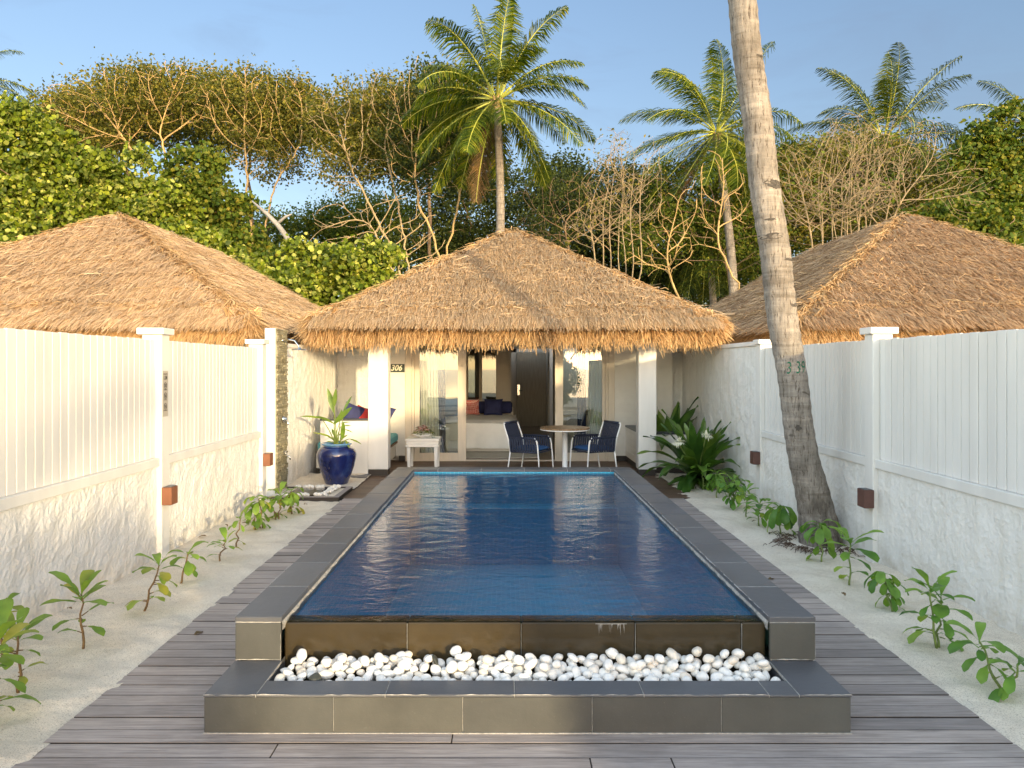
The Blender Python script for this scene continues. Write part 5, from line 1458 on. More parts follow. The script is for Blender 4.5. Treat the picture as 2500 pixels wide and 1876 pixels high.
def palm(name_label, base, crown, bow, r0, r1, nf, Lf, seed, wind=(0, 0, 0), matn='frond', trunkm='palm_bark', elr=(1.35, -.75), ll=.62, nl=52, scale=1.0, rings=True, group=None, azs=None):
    r = random.Random(seed); root = empty('coconut_palm', base, label=name_label, cat='palm tree', group=group)
    B, C = Vector(base), Vector(crown); m = MB(); n = int((C - B).length / .10) if rings else 24
    pts, rad = [], []
    for i in range(n + 1):
        t = i / n; p = B.lerp(C, t) + Vector(bow) * math.sin(PI * t)
        pts.append(p); rr_ = r0 + (r1 - r0) * t ** .8 + r0 * .55 * math.exp(-t * (C - B).length / .35)
        if rings: rr_ *= 1 + .022 * math.sin(i * 1.9 + .6 * math.sin(i * .37)) + .012 * r.uniform(-1, 1)
        rad.append(rr_)
    m.tube(pts, rad, 28 if rings else 12); m.build('trunk', trunkm, root, smooth=True)
    rb = MB(); V = []; VD = []
    cr = pts[-1]
    for k in range(nf):
        t = k / nf; az = k * 2.39996 + r.uniform(-.25, .25)
        el = elr[0] + (elr[1] - elr[0]) * t ** .85 + r.uniform(-.12, .12)
        L_ = Lf * r.uniform(.85, 1.08) * (.9 if t > .85 else 1)
        if azs: az, el, L_ = azs[k]
        dr = 1.0 + .55 * t + r.uniform(-.15, .2) if el > .2 else .9
        b = cr + Vector((math.cos(az), math.sin(az), 0)) * .12 * scale + Vector((0, 0, .3 * (1 - t))) * scale
        ps, vv = frond_arrays(r, b, az, el, L_, dr, wind, nl, ll, .043 * scale, r.uniform(-.6, .6))
        dead = t > .965 and not azs
        rb.tube(ps, [.036 * scale * (1 - .85 * i / (len(ps) - 1)) for i in range(len(ps))], 5)
        (VD if dead else V).extend(vv)
    c = rb.build('frond_rib', 'frond_rib', root)
    np_mesh('fronds', [tuple(v) for v in V], 6, matn, root, BP)
    if VD: 
        for q in range(0, len(VD), nl * 12): np_mesh('dry_frond', [tuple(v) for v in VD[q:q + nl * 12]], 6, 'frond_dry', root, BP)
    m = MB()
    for k in range(9):
        az = k * .7; m.tube([cr + Vector((0, 0, -.35 * scale)), cr + Vector((math.cos(az) * .22, math.sin(az) * .22, r.uniform(.05, .5))) * scale], [.07 * scale, .03 * scale], 6)
    m.build('husk', 'palm_husk', root)
    return root
# leaning foreground palm (crown above the frame)
tp = [(-8, (1573 + 1632) / 2 * .46293), (400, 1651 * .46293), (700, 1693 * .46293), (1100, 1762 * .46293)]
fg = empty('coconut_palm', (2.97, 7.1, 0), label='tall leaning palm trunk with painted number rising past the right wall', cat='palm tree')
m = MB(); pts, rad = [], []
prf = [(537 + 12, 821, 21.2), (530, 819, 19.5), (509, 815.5, 17.2), (486, 811, 15.8), (463, 805.3, 14.7), (417, 797, 14.0), (370, 790.5, 14.2), (324, 783.8, 14.6), (255, 775.3, 14.6), (185, 764.6, 14.4), (90, 753, 14.1), (0, 741.8, 13.6), (-110, 731, 12.8), (-250, 722, 12.2), (-420, 716, 11.6), (-600, 715, 11)]
sF = 7.1 / F
zz = [(H - (py - VY) * sF, (px - VX) * sF, rd * sF) for (py, px, rd) in prf]
z = -.06; rr = random.Random(2); i = 0
while z < zz[-1][0]:
    for a, b in zip(zz[:-1], zz[1:]):
        if a[0] <= z <= b[0] or (z < zz[0][0] and a is zz[0]):
            t = max(0, (z - a[0]) / (b[0] - a[0])); x = a[1] + (b[1] - a[1]) * t; q = a[2] + (b[2] - a[2]) * t; break
    ringp = (i % 4)
    q *= 1 + (.026 if ringp == 0 else (.012 if ringp == 1 else -.012)) + rr.uniform(-.008, .008)
    pts.append((x + .006 * math.sin(z * 5), 7.1 + .01 * math.sin(z * 3), z)); rad.append(q)
    z += .034 + rr.uniform(-.004, .004); i += 1
m.tube(pts, rad, 40)
tk = m.build('trunk', 'palm_bark', fg, smooth=True)
def trunk_at(zq):
    for a, b in zip(zz[:-1], zz[1:]):
        if a[0] <= zq <= b[0]: t = (zq - a[0]) / (b[0] - a[0]); return a[1] + (b[1] - a[1]) * t, a[2] + (b[2] - a[2]) * t
    return zz[0][1], zz[0][2]
def wrapn(p):
    cx, rd = trunk_at(p.z); cx += .006 * math.sin(p.z * 5); cy = 7.1 + .01 * math.sin(p.z * 3); dx = p.x - cx; an = dx / rd
    return Vector((cx + math.sin(an) * (rd + .010), cy - math.cos(an) * (rd + .010), p.z))
cx0, _ = trunk_at(1.69)
mat_text('3 39', .165, 'green_paint', 'painted_number', tk, Matrix.Translation((cx0 + .0, 7.0, 1.69)) @ Matrix.Rotation(-.06, 4, 'Y') @ Matrix.Rotation(PI / 2, 4, 'X'), .002, sx=.62, shear=.12, warp=wrapn, bold=-.0015)
for (px, py, w_, h_) in ((769.6, 187.4, 20, 8), (765, 238.6, 23, 5), (790.5, 306, 11, 4), (766, 222, 12, 2.2), (785.4, 261, 10, 2.4), (757, 60, 9, 2), (779, 175, 6, 4), (793, 427, 5, 6)):
    m = MB(); zc = H - (py - VY) * sF; xc = (px - VX) * sF; ring = []
    for k in range(26):
        a = 2 * PI * k / 26; q = 1 + .75 * noise.noise((math.cos(a) * 1.8, math.sin(a) * 1.8, px))
        ring.append(wrapn(Vector((xc + math.cos(a) * w_ * .5 * sF * q, 7, zc + math.sin(a) * h_ * .5 * sF * q))))
    c_ = wrapn(Vector((xc, 7, zc)))
    ring = [p + Vector((0, .005, 0)) for p in ring]; c_ = c_ + Vector((0, .002, 0))
    m.add(ring + [c_], [(k, (k + 1) % 26, 26) for k in range(26)]); m.build('scar', 'bark_scar', tk)
V = []; rb = MB(); cr = Vector(pts[-1])
for k in range(22):
    t = k / 22; az = k * 2.39996; el = 1.3 - 1.9 * t
    ps, vv = frond_arrays(rr, cr + Vector((0, 0, .2)), az, el, 4.2, 1.2, (-.2, .1, 0), 50, .75, .055)
    rb.tube(ps, [.04 * (1 - .85 * i / 18) for i in range(19)], 5); V.extend(vv)
rb.build('frond_rib', 'frond_rib', fg); np_mesh('fronds', [tuple(v) for v in V], 6, 'frond', fg, BP)
m = MB(); 
for i in range(260):
    a = rr.uniform(0, 6.28); q = .2 + abs(rr.gauss(0, .10)); x, y = 2.97 + q * math.cos(a) * 1.1, 7.08 + q * math.sin(a)
    if x > RX - .03: continue
    b = a + rr.uniform(-.9, .9); l = rr.uniform(.04, .12)
    m.tube([(x, y, .012), (x + l * .5 * math.cos(b), y + l * .5 * math.sin(b), .022 + rr.uniform(0, .015)), (x + l * math.cos(b), y + l * math.sin(b), .006)], .003, 4)
m.build('roots', 'roots', fg)

def palm_px(lab, px, py, D, basez, bpx, r0, r1, nf, Lf, seed, **kw):
    c = at(px, py, D); b = at(bpx, 300, D); palm(lab, (b.x, D, basez), tuple(c), kw.pop('bow', (0, 0, 0)), r0, r1, nf, Lf, seed, **kw)
palm_px('coconut palm with full crown directly behind the villa roof', 497, 104, 24, 0, 485, .17, .12, 36, 3.35, 12, bow=(.28, 0, 0), wind=(.12, 0, 0), rings=True, elr=(1.5, -.95), ll=.78, nl=74)
palm_px('wind-blown coconut palm left of the leaning trunk', 716, 136, 32, 0, 735, .24, .15, 36, 4.2, 13, bow=(.3, 0, 0), wind=(-1.0, 0, .0), matn='frond', elr=(1.5, -1.1), ll=1.0, nl=66)
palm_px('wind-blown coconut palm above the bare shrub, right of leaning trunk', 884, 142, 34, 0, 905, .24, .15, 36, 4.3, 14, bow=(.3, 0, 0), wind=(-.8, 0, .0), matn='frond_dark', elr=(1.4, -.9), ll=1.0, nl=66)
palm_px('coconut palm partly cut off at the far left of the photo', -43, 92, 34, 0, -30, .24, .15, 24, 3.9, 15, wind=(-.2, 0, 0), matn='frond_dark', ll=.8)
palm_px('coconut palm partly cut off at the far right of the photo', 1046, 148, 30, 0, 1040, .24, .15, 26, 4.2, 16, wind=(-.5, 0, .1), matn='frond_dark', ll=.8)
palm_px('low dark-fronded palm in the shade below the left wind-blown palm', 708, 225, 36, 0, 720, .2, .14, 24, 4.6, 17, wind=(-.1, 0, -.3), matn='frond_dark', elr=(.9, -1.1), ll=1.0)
palm('young palm on the beach behind the camera, one frond arching sideways', (2.7, -8.1, -.1), (2.9, -8.0, 1.75), (0, 0, 0), .12, .09, 7, 2.0, 18, ll=.5, nl=40, azs=[(.05, 1.0, 2.3), (2.4, .9, 1.8), (3.0, .3, 1.8), (3.5, 1.2, 1.7), (4.0, .5, 1.8), (2.7, -.2, 1.6), (3.3, .0, 1.6)])

# ================================================================== TREES
def colonize(rg, att, trunk, step=.35, infl=3.0, kill=.55, iters=90, jit=.25, maxn=6500, mom=.75):
    nodes = np.zeros((maxn + len(trunk), 3)); par = -np.ones(maxn + len(trunk), int)
    n = len(trunk); nodes[:n] = trunk; par[1:n] = np.arange(n - 1)
    A = att.copy(); best = np.full(len(A), 1e9); bi = np.zeros(len(A), int)
    def upd(s, e):
        for k in range(s, e, 256):
            q = nodes[k:min(e, k + 256)]; d = np.linalg.norm(A[:, None, :] - q[None], axis=2); j = d.argmin(1); m_ = d[np.arange(len(A)), j]
            w = m_ < best; best[w] = m_[w]; bi[w] = j[w] + k
    upd(0, n)
    for it in range(iters):
        act = best < infl * (1 if it > 3 else 4)
        if not act.any(): break
        ids = np.unique(bi[act]); s = n
        for j in ids:
            sel = act & (bi == j); v = A[sel] - nodes[j]; v /= np.linalg.norm(v, axis=1)[:, None] + 1e-9
            d = v.sum(0) + rg.normal(0, jit, 3) * max(1, math.sqrt(sel.sum()))
            l = np.linalg.norm(d)
            if l < 1e-6 or n >= maxn: continue
            d = d / l
            if par[j] >= 0:
                pv = nodes[j] - nodes[par[j]]; d = d + mom * pv / (np.linalg.norm(pv) + 1e-9)
            l = np.linalg.norm(d) + 1e-9
            nodes[n] = nodes[j] + d / l * step; par[n] = j; n += 1
        if n == s: break
        upd(s, n)
        keep = best > kill
        A, best, bi = A[keep], best[keep], bi[keep]
        if len(A) == 0 or n >= maxn: break
    return nodes[:n], par[:n]
def skeleton_mesh(mb, nodes, par, rtip=.014, rmax=.3, p=2.75, sides=5, minr=0.0):
    n = len(nodes); ch = [[] for _ in range(n)]; w = np.zeros(n)
    for i in range(n - 1, 0, -1): ch[par[i]].append(i)
    acc = np.zeros(n)
    for i in range(n - 1, -1, -1):
        if acc[i] == 0: acc[i] = rtip ** p
        if par[i] >= 0: acc[par[i]] += acc[i]
    rad = np.minimum(acc ** (1 / p), rmax)
    st_ = [(0, None)]
    while st_:
        i, pr = st_.pop(); chain = [pr] if pr is not None else []
        while True:
            chain.append(i)
            if not ch[i]: break
            c = sorted(ch[i], key=lambda k: -rad[k])
            for k in c[1:]: st_.append((k, i))
            i = c[0]
        if len(chain) >= 2:
            rr_ = [rad[k] for k in chain]
            if pr is not None: rr_[0] = min(rr_[0], rr_[1] * 1.15)
            mb.tube([nodes[k] for k in chain], rr_, sides if max(rr_) < .08 else 8, cap=False)
    return rad
def ellip(rg, c, r, n, shell=.0):
    v = rg.normal(size=(n, 3)); v /= np.linalg.norm(v, axis=1)[:, None]
    q = rg.uniform(shell ** 3, 1, n) ** (1 / 3)
    return np.array(c) + v * q[:, None] * np.array(r)
def smooth_path(rg, pts, step=.35, wob=.12):
    P = [Vector(p) for p in pts]; out = []
    for a, b in zip(P[:-1], P[1:]):
        k = max(1, int((b - a).length / step))
        for i in range(k): out.append(a.lerp(b, i / k))
    out.append(P[-1])
    o_ = np.array([tuple(p) for p in out]); o_[1:-1] += rg.normal(0, wob * step, (max(0, len(o_) - 2), 3)); return o_
def clumps(rg, centers, per, rad, flat=.6):
    n = len(centers); c = np.repeat(centers, per, axis=0)
    return c + rg.normal(0, 1, (n * per, 3)) * np.array([rad, rad, rad * flat])
def tree(name, label, D, lumps, trunks, seed, barkm, leafm, leaf=.16, per=26, natt=420, cl=.42, step=.35, rmax=.2, rtip=.014, six=False, aspect=.6, leafshare=1.0, shell=.25, infl=3.2, group=None, depth=1.0, cat='tree', extra=0, clflat=.6, jit=.25, kill=.55, back=0, ragged=False, fan=.0):
    """lumps: (px, py, rx_px, ry_px[, dD]); trunks: list of pixel polylines [(px, py), ...] ending at ground"""
    rg = np.random.default_rng(seed); s = D / F
    root_loc = at(trunks[0][0][0], trunks[0][0][1], D); root_loc.z = 0
    root = empty(name, tuple(root_loc), label=label, cat=cat, group=group)
    tot = sum(l[2] * l[3] for l in lumps); atts = []; sh_ = []
    for l in lumps:
        dD = l[4] if len(l) > 4 else 0
        c = at(l[0], l[1], D + dD); n = max(12, int(natt * l[2] * l[3] / tot)); rr_ = (l[2] * s, max(l[2], l[3]) * s * .7 * depth, l[3] * s)
        atts.append(ellip(rg, c, rr_, n, shell))
        if extra:
            ns = max(3, int(l[2] * l[3] / 45)); per_ = max(4, int(extra * l[2] * l[3] / tot / ns))
            for q in ellip(rg, c, rr_ if not ragged else tuple(x * 1.12 for x in rr_), ns, .45):
                sr = rg.uniform(.12, .30) * min(l[2], l[3]) * s
                e = ellip(rg, q, (sr, sr, sr * .7), per_, .6); sh_.append(e[e[:, 2] > q[2] - sr * .35])
    att = np.concatenate(atts)
    m = MB(); tips = []
    for k, tr in enumerate(trunks):
        path = [at(px, py, D) for (px, py) in tr]; path[0].z = -.1 if path[0].z < 1.2 else path[0].z
        if path[0].z > .5: path.insert(0, Vector((path[0].x, D, -.1)))
        nd = smooth_path(rg, path, step)
        a = att if len(trunks) == 1 else att[np.array([min(range(len(trunks)), key=lambda q: (x[0] - at(trunks[q][-1][0], 0, D).x) ** 2 + .3 * rg.uniform() * D * .1) == k for x in (att + rg.normal(0, 1, (len(att), 1)) * np.array([[fan, 0, 0]]))])]
        if len(a) < 3: continue
        nodes, par = colonize(rg, a, nd, step, infl, kill, jit=jit)
        rad = skeleton_mesh(m, nodes, par, rtip, rmax)
        isl = np.ones(len(nodes), bool); isl[par[1:]] = False
        tips.append(nodes[isl])
    m.build('trunk', barkm, root)
    if leafm:
        T = np.concatenate(tips + [att[rg.uniform(0, 1, len(att)) < .5]])
        if sh_: T = np.concatenate([T] + sh_)
        T = T[rg.uniform(0, 1, len(T)) < leafshare]
        C = clumps(rg, T, per, cl, clflat)
        if back: C[:, 1] += np.abs(rg.normal(back, back * .6, len(C))); C[:, 2] += back * .12
        V, k = leaf_cloud(rg, C, leaf, aspect, six=six)
        np_mesh('crown', V, k, leafm, root, SIX if six else None)
    return root
import time as _t; _t0 = _t.time()
G1 = 'spreading trees with pale bare twigs behind the villas'
# far dark wood closing the view
for i, (lab, D, lumps, tr, lm) in enumerate([
    ('dark tree filling the gap behind the left neighbour roof', 44, [(60, 250, 80, 60), (140, 235, 60, 50)], [[(80, 360), (85, 270)]], 'leaf_mid'),
    ('dark tree low between the bent grey trunk and the round green bush', 46, [(230, 255, 75, 45), (300, 250, 55, 42), (270, 300, 70, 40)], [[(260, 360), (260, 280)]], 'leaf_mid'),
    ('tall olive tree filling the sky line at the upper left', 37, [(95, 122, 50, 30), (150, 110, 56, 34), (70, 130, 40, 26)], [[(120, 360), (120, 130)]], 'leaf_olive'),
    ('tall olive tree behind the twin forking limbs', 37, [(215, 112, 50, 34), (270, 118, 46, 32), (300, 125, 26, 30)], [[(255, 360), (250, 130)]], 'leaf_olive'),
    ('tall olive tree behind the central forked tree', 36, [(375, 125, 36, 32), (430, 115, 44, 42), (470, 120, 34, 40), (400, 150, 50, 30)], [[(430, 360), (430, 150)]], 'leaf_olive'),
    ('green tree low behind the bare forked tree', 46, [(375, 240, 60, 42), (350, 222, 30, 22)], [[(380, 360), (375, 270)]], 'leaf_mid'),
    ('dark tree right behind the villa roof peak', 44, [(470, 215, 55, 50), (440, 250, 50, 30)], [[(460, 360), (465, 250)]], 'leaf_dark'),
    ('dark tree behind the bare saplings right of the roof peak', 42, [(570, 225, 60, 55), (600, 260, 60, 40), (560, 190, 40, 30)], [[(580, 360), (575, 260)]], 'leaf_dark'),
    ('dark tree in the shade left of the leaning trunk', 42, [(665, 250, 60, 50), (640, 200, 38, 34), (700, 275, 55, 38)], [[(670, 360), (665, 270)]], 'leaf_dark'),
    ('green tree directly behind the leaning trunk', 42, [(760, 225, 50, 50), (745, 270, 50, 40), (790, 170, 34, 26)], [[(760, 360), (758, 260)]], 'leaf_mid'),
    ('green tree behind the bare many-stemmed shrub', 40, [(850, 185, 62, 48), (880, 235, 75, 50)], [[(860, 360), (860, 250)]], 'leaf_mid'),
    ('green tree behind the right neighbour roof', 40, [(960, 200, 60, 45), (990, 245, 60, 45)], [[(970, 360), (965, 250)]], 'leaf_mid'),
]):
    tree('dense_tree', lab, D, lumps, tr, 300 + i, 'bark_brown', lm, leaf=.19, per=50, natt=240, cl=.6, step=.8, infl=8, rmax=.25, rtip=.03, shell=.0, group='dense trees in the far wood', kill=1.2, extra=150)
# spreading twiggy trees
def twiggy(label, D, lumps, trunks, seed, bark='bark_gold', leafm='leaf_olive', per=20, share=.66, natt=900, **kw):
    natt = int(natt * 1.7)
    a = dict(leaf=.125, cl=.20, step=.25, infl=3.0, rmax=.20, rtip=.0085, shell=.0, group=G1, extra=260, kill=.34, back=.8, ragged=True); a.update(kw)
    tree('spreading_tree', label, D, lumps, trunks, seed, bark, leafm, per=per, natt=natt, leafshare=share, **a)
twiggy('broad spreading tree with golden twigs above the left neighbour roof', 31, [(95, 114, 58, 36), (150, 96, 56, 30), (200, 104, 38, 28), (58, 118, 30, 20), (112, 78, 20, 16), (172, 72, 26, 14), (136, 70, 12, 10), (205, 74, 14, 14)],
       [[(190, 330), (172, 235), (160, 190), (140, 160), (125, 140)], [(200, 330), (182, 230), (168, 170), (160, 135)]], 401, natt=1100)
twiggy('spreading tree with twin forking limbs beside the broad one', 30, [(235, 108, 42, 36), (275, 104, 40, 28), (302, 110, 24, 26), (265, 150, 40, 30), (245, 76, 22, 14), (292, 84, 18, 14), (322, 100, 10, 14)],
       [[(262, 330), (252, 245), (247, 190), (245, 150)], [(265, 330), (262, 240), (275, 185), (300, 145)]], 402, natt=900)
twiggy('half-bare tree reaching over the gap left of the villa roof', 28, [(340, 130, 38, 36), (372, 100, 40, 30), (400, 118, 34, 36), (345, 165, 34, 30), (318, 115, 20, 20)],
       [[(410, 300), (392, 250), (375, 215), (352, 170)], [(412, 300), (405, 240), (395, 190), (385, 150)]], 403, 'bark_pale', share=.45, natt=1100)
twiggy('forked tree with thick golden limbs left of the central palm', 27, [(425, 95, 40, 36), (460, 110, 40, 40), (415, 140, 40, 30), (480, 165, 36, 30), (430, 175, 40, 26)],
       [[(442, 320), (441, 262), (432, 235), (420, 205), (415, 170)], [(443, 320), (444, 262), (452, 232), (462, 185), (475, 165)]], 404, 'bark_gold', leafm='leaf_dark', share=.5, natt=900, rmax=.26)
twiggy('thin crooked tree with arching bare branches in front of the forked one', 25, [(345, 225, 40, 26), (390, 215, 36, 26), (330, 250, 30, 16), (420, 240, 26, 30)],
       [[(412, 330), (398, 285), (384, 250), (370, 225)]], 405, 'bark_pale', leafm=None, natt=420, rtip=.010, rmax=.09)
twiggy('cluster of bare pale saplings right of the villa roof peak', 27, [(610, 190, 30, 45), (590, 225, 40, 30), (640, 195, 26, 40), (655, 160, 14, 26), (615, 150, 20, 26)],
       [[(600 + 5 * k, 330), (598 + 6.5 * k, 285), (596 + 7.5 * k, 272 - (k % 2) * 9)] for k in range(7)], 406, 'bark_shrub', leafm='leaf_olive', share=.12, per=5, extra=0, natt=600, rmax=.07, rtip=.0062, fan=.9)
twiggy('leafy tree behind the saplings with dark foliage', 34, [(560, 205, 50, 36), (610, 190, 40, 34), (655, 190, 36, 30), (540, 240, 40, 30)],
       [[(575, 330), (570, 260), (565, 225)]], 407, 'bark_brown', leafm='leaf_dark', share=.55, natt=500)
twiggy('slender bare shrub left of the leaning trunk', 25, [(690, 215, 40, 30), (735, 200, 26, 30), (660, 255, 40, 26), (720, 170, 24, 24)],
       [[(745, 330), (740, 290), (720, 250)], [(690, 335), (680, 300), (670, 275)]], 408, 'bark_gold', leafm=None, natt=560, rmax=.06, rtip=.009)
twiggy('feathery-leaved tree in front of the wind-blown palm', 33, [(700, 200, 55, 44), (730, 160, 30, 34), (660, 235, 40, 34), (735, 240, 40, 40)],
       [[(735, 330), (728, 270), (715, 225)]], 409, 'bark_brown', leafm='leaf_mid', share=.8, natt=520, per=30)
twiggy('leafy tree with fine olive foliage behind the bare shrub', 32, [(820, 170, 50, 36), (870, 160, 50, 34), (915, 180, 50, 36), (800, 215, 40, 36), (860, 215, 60, 30)],
       [[(850, 330), (850, 260), (850, 210)]], 410, 'bark_brown', leafm='leaf_olive', share=.8, natt=700, per=28)
tree('bare_shrub', 'large leafless many-stemmed shrub fanning out behind the right roof', 24,
     [(800, 190, 36, 45), (850, 150, 40, 40), (890, 160, 40, 50), (930, 165, 36, 40), (965, 190, 32, 34), (860, 200, 60, 30), (775, 165, 22, 26), (925, 130, 14, 18)],
     [[(822 + 3.2 * k, 330), (821 + 3.6 * k, 300), (818 + 4.6 * k, 284 + (k % 3) * 7)] for k in range(13)],
     420, 'bark_shrub', 'leaf_mid', per=5, leafshare=.10, leaf=.12, cl=.15, natt=2600, step=.24, infl=2.6, rmax=.045, rtip=.0052, shell=.0, kill=.30, cat='shrub', jit=.13, fan=1.1)
# dense broad-leaved trees at the left and between the roofs
G2 = 'bright broad-leaved trees behind the roofs'
def broad(label, D, lumps, tr, seed, leafm='leaf_bright', **kw):
    a = dict(leaf=.125, per=20, natt=300, cl=.17, step=.45, infl=4, rmax=.16, rtip=.016, six=True, aspect=.85, shell=.45, group=G2, extra=520, clflat=.75, kill=.7); a.update(kw)
    tree('broadleaf_tree', label, D, lumps, tr, seed, 'bark_brown', leafm, **a)
broad('tall bright broad-leaved tree at the far left edge of the photo', 22, [(20, 150, 46, 46), (60, 175, 44, 40), (10, 210, 50, 46), (70, 225, 50, 44), (-30, 170, 40, 60)], [[(40, 330), (45, 260), (40, 200)]], 501, natt=480, extra=1500)
broad('bright broad-leaved tree stepping down behind the left roof peak', 23, [(120, 180, 38, 36), (135, 225, 48, 40), (100, 250, 40, 34), (165, 215, 34, 32)], [[(128, 330), (128, 270), (125, 220)]], 502, natt=360, extra=900)
broad('loose yellow-green tree with a raised leafy tip, left of centre', 24, [(195, 178, 32, 28), (215, 215, 40, 34), (180, 250, 44, 34), (205, 160, 16, 14), (240, 250, 32, 28)], [[(205, 330), (205, 270), (203, 220)]], 503, leafm='leaf_mid', natt=400, extra=650, shell=.2)
broad('low broad-leaved tree along the slope of the left roof', 21.5, [(215, 265, 32, 26), (245, 280, 32, 26), (275, 300, 30, 24), (190, 245, 26, 20)], [[(240, 340), (240, 300)]], 504, natt=240, extra=600)
broad('rounded bright green bush in the gap between two thatched roofs', 21.5, [(310, 285, 34, 36), (345, 270, 34, 34), (378, 270, 24, 28), (340, 300, 40, 26), (300, 262, 18, 16), (375, 292, 22, 20)], [[(340, 345), (342, 310), (342, 285)]], 505, natt=340, extra=1000)
broad('wind-blurred leafy tree low at the far left above the thatch', 19.5, [(8, 262, 30, 26), (-22, 245, 30, 36), (30, 275, 22, 16)], [[(0, 335), (0, 285)]], 506, natt=160, extra=420)
broad('leafy tree cut off at the far right edge of the photo', 27, [(985, 150, 26, 26), (1012, 135, 30, 28), (1005, 190, 34, 36), (960, 165, 14, 12)], [[(1005, 330), (1003, 240), (1000, 190)]], 507, leafm='leaf_mid', natt=280, extra=500)
broad('green leafy tree right of the bare shrub, above the right roof', 26, [(945, 225, 36, 30), (975, 245, 40, 34), (1010, 240, 36, 36)], [[(970, 330), (970, 270)]], 508, leafm='leaf_mid', natt=300, extra=500)
broad('frangipani with long pointed leaves beside the right roof slope', 22, [(985, 262, 34, 16), (1010, 258, 26, 20)], [[(990, 340), (992, 285)]], 509, leafm='leaf_mid', leaf=.24, aspect=.34, natt=120, extra=160, shell=.5)
rr = random.Random(31); dl = MB()
for i in range(16):
    x, y = ((rr.uniform(-3.0, -2.15), rr.uniform(4.6, 9)) if i % 3 == 0 else (rr.uniform(2.4, 3.1), rr.uniform(4.4, 9)) if i % 3 == 1 else (rr.choice((rr.uniform(-2.0, -1.5), rr.uniform(1.7, 2.2))), rr.uniform(3.4, 7)))
    m = MB(); a = rr.uniform(0, 6.28); m.leaf((x, y, .034 if abs(x - .1) > 2.2 else .006), (math.cos(a), math.sin(a), .12), (0, 0, 1), rr.uniform(.05, .09), rr.uniform(.02, .035), .35, lance, .5, 5, .1)
    tag(m.build('fallen_leaf', 'frond_dry', loc=(x, y, .01)), 'small dry brown leaf fallen on the sand or deck', 'leaf', 'dry fallen leaves')
# bent grey dead trunk
m = MB(); c = [at(px, py, 22.5) for (px, py) in ((298, 268), (292, 248), (286, 236), (277, 224), (266, 213), (252, 201))]
dt = empty('dead_tree', (c[0].x, 22.5, 0), label='bent smooth grey dead trunk standing above the round green bush', cat='tree')
m.tube([(c[0].x + .1, 22.5, -.1)] + [tuple(p) for p in c], [.12, .10, .09, .085, .075, .06, .02], 10); k1 = at(277, 224, 22.5); k2 = at(292, 214, 22.5)
m.build('trunk', 'bark_grey', dt, smooth=True)
m = MB(); m.tube([tuple(k1), tuple(k1.lerp(k2, .6) + Vector((0, 0, .05))), tuple(k2)], [.05, .04, .012], 8); m.build('branch', 'bark_grey', dt, smooth=True)
# beach shrubs behind the camera: they shade the low parts of the sunlit wall
def beach_bush(x, y, rx, ry, h, seed, label):
    rg = np.random.default_rng(seed); root = empty('beach_shrub', (x, y, 0), label=label, cat='shrub', group='shrubs on the beach behind the camera')
    att = ellip(rg, (x, y, h * .55), (rx, ry, h * .45), 200, .1)
    nd = smooth_path(rg, [(x, y, -.1), (x, y, h * .25)], .15); nodes, par = colonize(rg, att, nd, .14, 2, .22)
    m = MB(); skeleton_mesh(m, nodes, par, .006, .05); m.build('trunk', 'bark_brown', root)
    C = clumps(rg, np.concatenate([att, ellip(rg, (x, y, h * .5), (rx, ry, h * .5), 150, .3)]), 9, .08, .8)
    V, k = leaf_cloud(rg, C, .11, .5); np_mesh('crown', V, k, 'leaf_mid', root)
beach_bush(2.45, -5.2, .75, .6, 1.95, 601, 'bushy beach shrub behind the camera, nearer the middle')
beach_bush(1.5, -4.9, .6, .6, 2.15, 602, 'taller beach shrub behind the camera')
beach_bush(6.3, -6.0, .7, .6, 1.6, 604, 'beach shrub outside the end of the shaded wall')
print('trees', round(_t.time() - _t0, 1))
SKYS, SKYSAT, EXPO, WISP, SUNE, SKYK = 0.15, 0.8, 1.35, (1.2, 1.3, 1.5), 2.2, 3.6
SKYRAMP = [(0.0, (.20, .205, .22)), (0.25, (.155, .175, .215)), (0.45, (.165, .195, .245)), (0.70, (.55, .50, .48)), (1.0, (.72, .67, .64))]
SKYSIDE = [(0.0, (.80, .75, .75)), (0.15, (.80, .74, .73)), (0.5, (.96, .88, .84)), (1.0, (.70, .65, .62))]
# ================================================================== LIGHT AND CAMERA
SUN = Vector((.505, -.97, .121)).normalized()
elev = math.asin(SUN.z)
ld = bpy.data.lights.new('sun', 'SUN'); ld.energy = SUNE; ld.angle = math.radians(1.6); ld.color = (1.0, 0.78, 0.44)
lo = bpy.data.objects.new('sun', ld); link(lo); lo.rotation_euler = SUN.to_track_quat('Z', 'Y').to_euler()
w = bpy.data.worlds.new('World'); sc.world = w; w.use_nodes = True; nt = w.node_tree; nt.nodes.clear()
sky = nt.nodes.new('ShaderNodeTexSky'); sky.sky_type = 'NISHITA'; sky.sun_disc = False
sky.sun_elevation = elev; sky.sun_rotation = math.atan2(SUN.x, SUN.y)
sky.altitude = 0; sky.air_density = 1.0; sky.dust_density = 0.6; sky.ozone_density = 1.0
bg = nt.nodes.new('ShaderNodeBackground'); bg.inputs['Strength'].default_value = SKYS
hs = nt.nodes.new('ShaderNodeHueSaturation'); hs.inputs['Saturation'].default_value = SKYSAT
out = nt.nodes.new('ShaderNodeOutputWorld')
nt.links.new(sky.outputs[0], hs.inputs['Color']); col = hs.outputs[0]
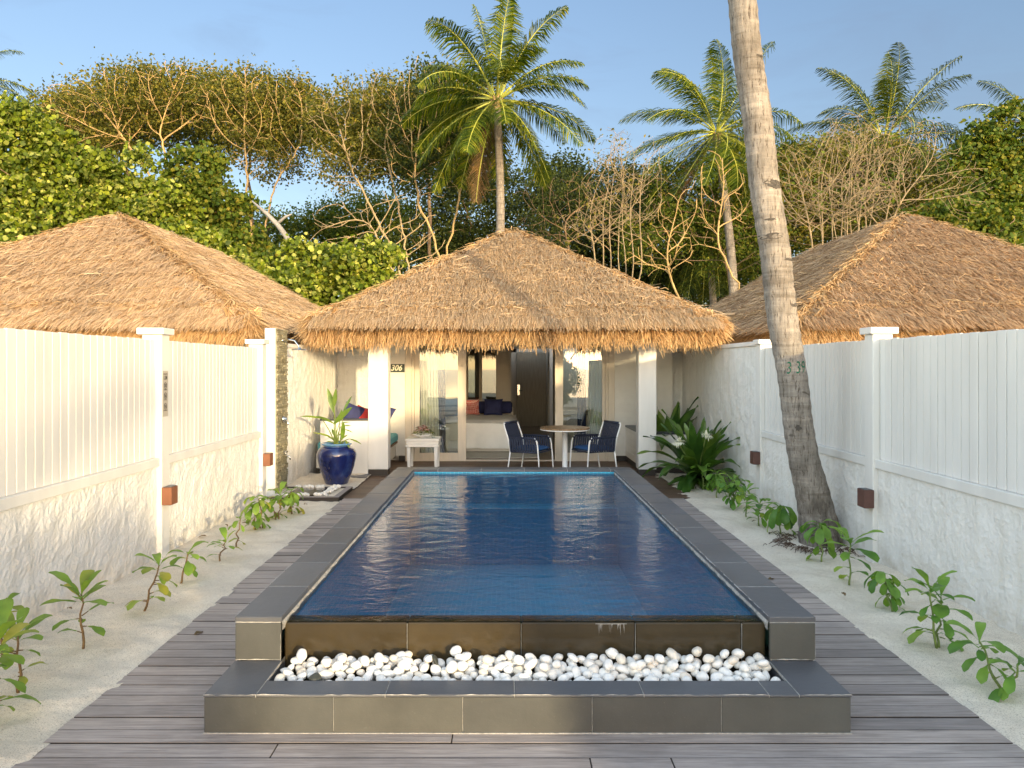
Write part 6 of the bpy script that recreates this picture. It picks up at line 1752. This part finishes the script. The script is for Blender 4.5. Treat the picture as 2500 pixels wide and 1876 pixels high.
# thin high cloud wisps
tc = nt.nodes.new('ShaderNodeTexCoord'); mp = nt.nodes.new('ShaderNodeMapping'); mp.inputs['Scale'].default_value = (1.6, 1.6, 7.0); mp.inputs['Rotation'].default_value = (0, .25, 0)
nt.links.new(tc.outputs['Generated'], mp.inputs['Vector']); cn = noise_tex(nt, mp.outputs['Vector'], 2.0, 7, 0.6, 0.8)
cl = ramp(nt, cn, [(0.50, (0, 0, 0)), (0.80, (0.35, 0.35, 0.35))])
col = mixc(nt, cl, col, WISP)
sp = nt.nodes.new('ShaderNodeSeparateXYZ'); nt.links.new(tc.outputs['Generated'], sp.inputs[0])
el0 = ramp(nt, sp.outputs['Z'], SKYRAMP)      # the part of the sky opposite the low sun is the deepest blue
el1 = ramp(nt, sp.outputs['Z'], SKYSIDE)
mr = nt.nodes.new('ShaderNodeMapRange'); mr.interpolation_type = 'SMOOTHSTEP'; mr.inputs['From Min'].default_value = 0.30; mr.inputs['From Max'].default_value = 0.76
nt.links.new(sp.outputs['Y'], mr.inputs['Value'])
mr2 = nt.nodes.new('ShaderNodeMapRange'); mr2.inputs['From Min'].default_value = -0.1; mr2.inputs['From Max'].default_value = 0.9
mr2.inputs['To Min'].default_value = 1.0; mr2.inputs['To Max'].default_value = 0.42
nt.links.new(sp.outputs['X'], mr2.inputs['Value']); vs2 = nt.nodes.new('ShaderNodeVectorMath'); vs2.operation = 'SCALE'
nt.links.new(el1, vs2.inputs[0]); nt.links.new(mr2.outputs[0], vs2.inputs['Scale']); el = mixc(nt, mr.outputs['Result'], vs2.outputs[0], el0)
col = mixc(nt, 1.0, col, el, 'MULTIPLY')
vm = nt.nodes.new('ShaderNodeVectorMath'); vm.operation = 'SCALE'; vm.inputs['Scale'].default_value = SKYK; nt.links.new(col, vm.inputs[0]); col = vm.outputs[0]
nt.links.new(col, bg.inputs['Color']); nt.links.new(bg.outputs[0], out.inputs['Surface'])
cd = bpy.data.cameras.new('camera'); cam = bpy.data.objects.new('camera', cd); link(cam)
cam.location = (0, 0, H); cam.rotation_euler = (PI / 2, 0, 0)
cd.sensor_width = 36; cd.lens = F / 1024 * 36; cd.shift_x = (512 - VX) / 1024; cd.shift_y = -(384 - VY) / 1024
cd.clip_start = .05; cd.clip_end = 2000
sc.camera = cam
sc.view_settings.view_transform = 'Standard'; sc.view_settings.look = 'None'; sc.view_settings.gamma = 1; sc.view_settings.exposure = EXPO
sc.render.engine = 'CYCLES'; sc.cycles.use_denoising = True
sc.cycles.max_bounces = 10; sc.cycles.transparent_max_bounces = 16; sc.cycles.sample_clamp_indirect = 6
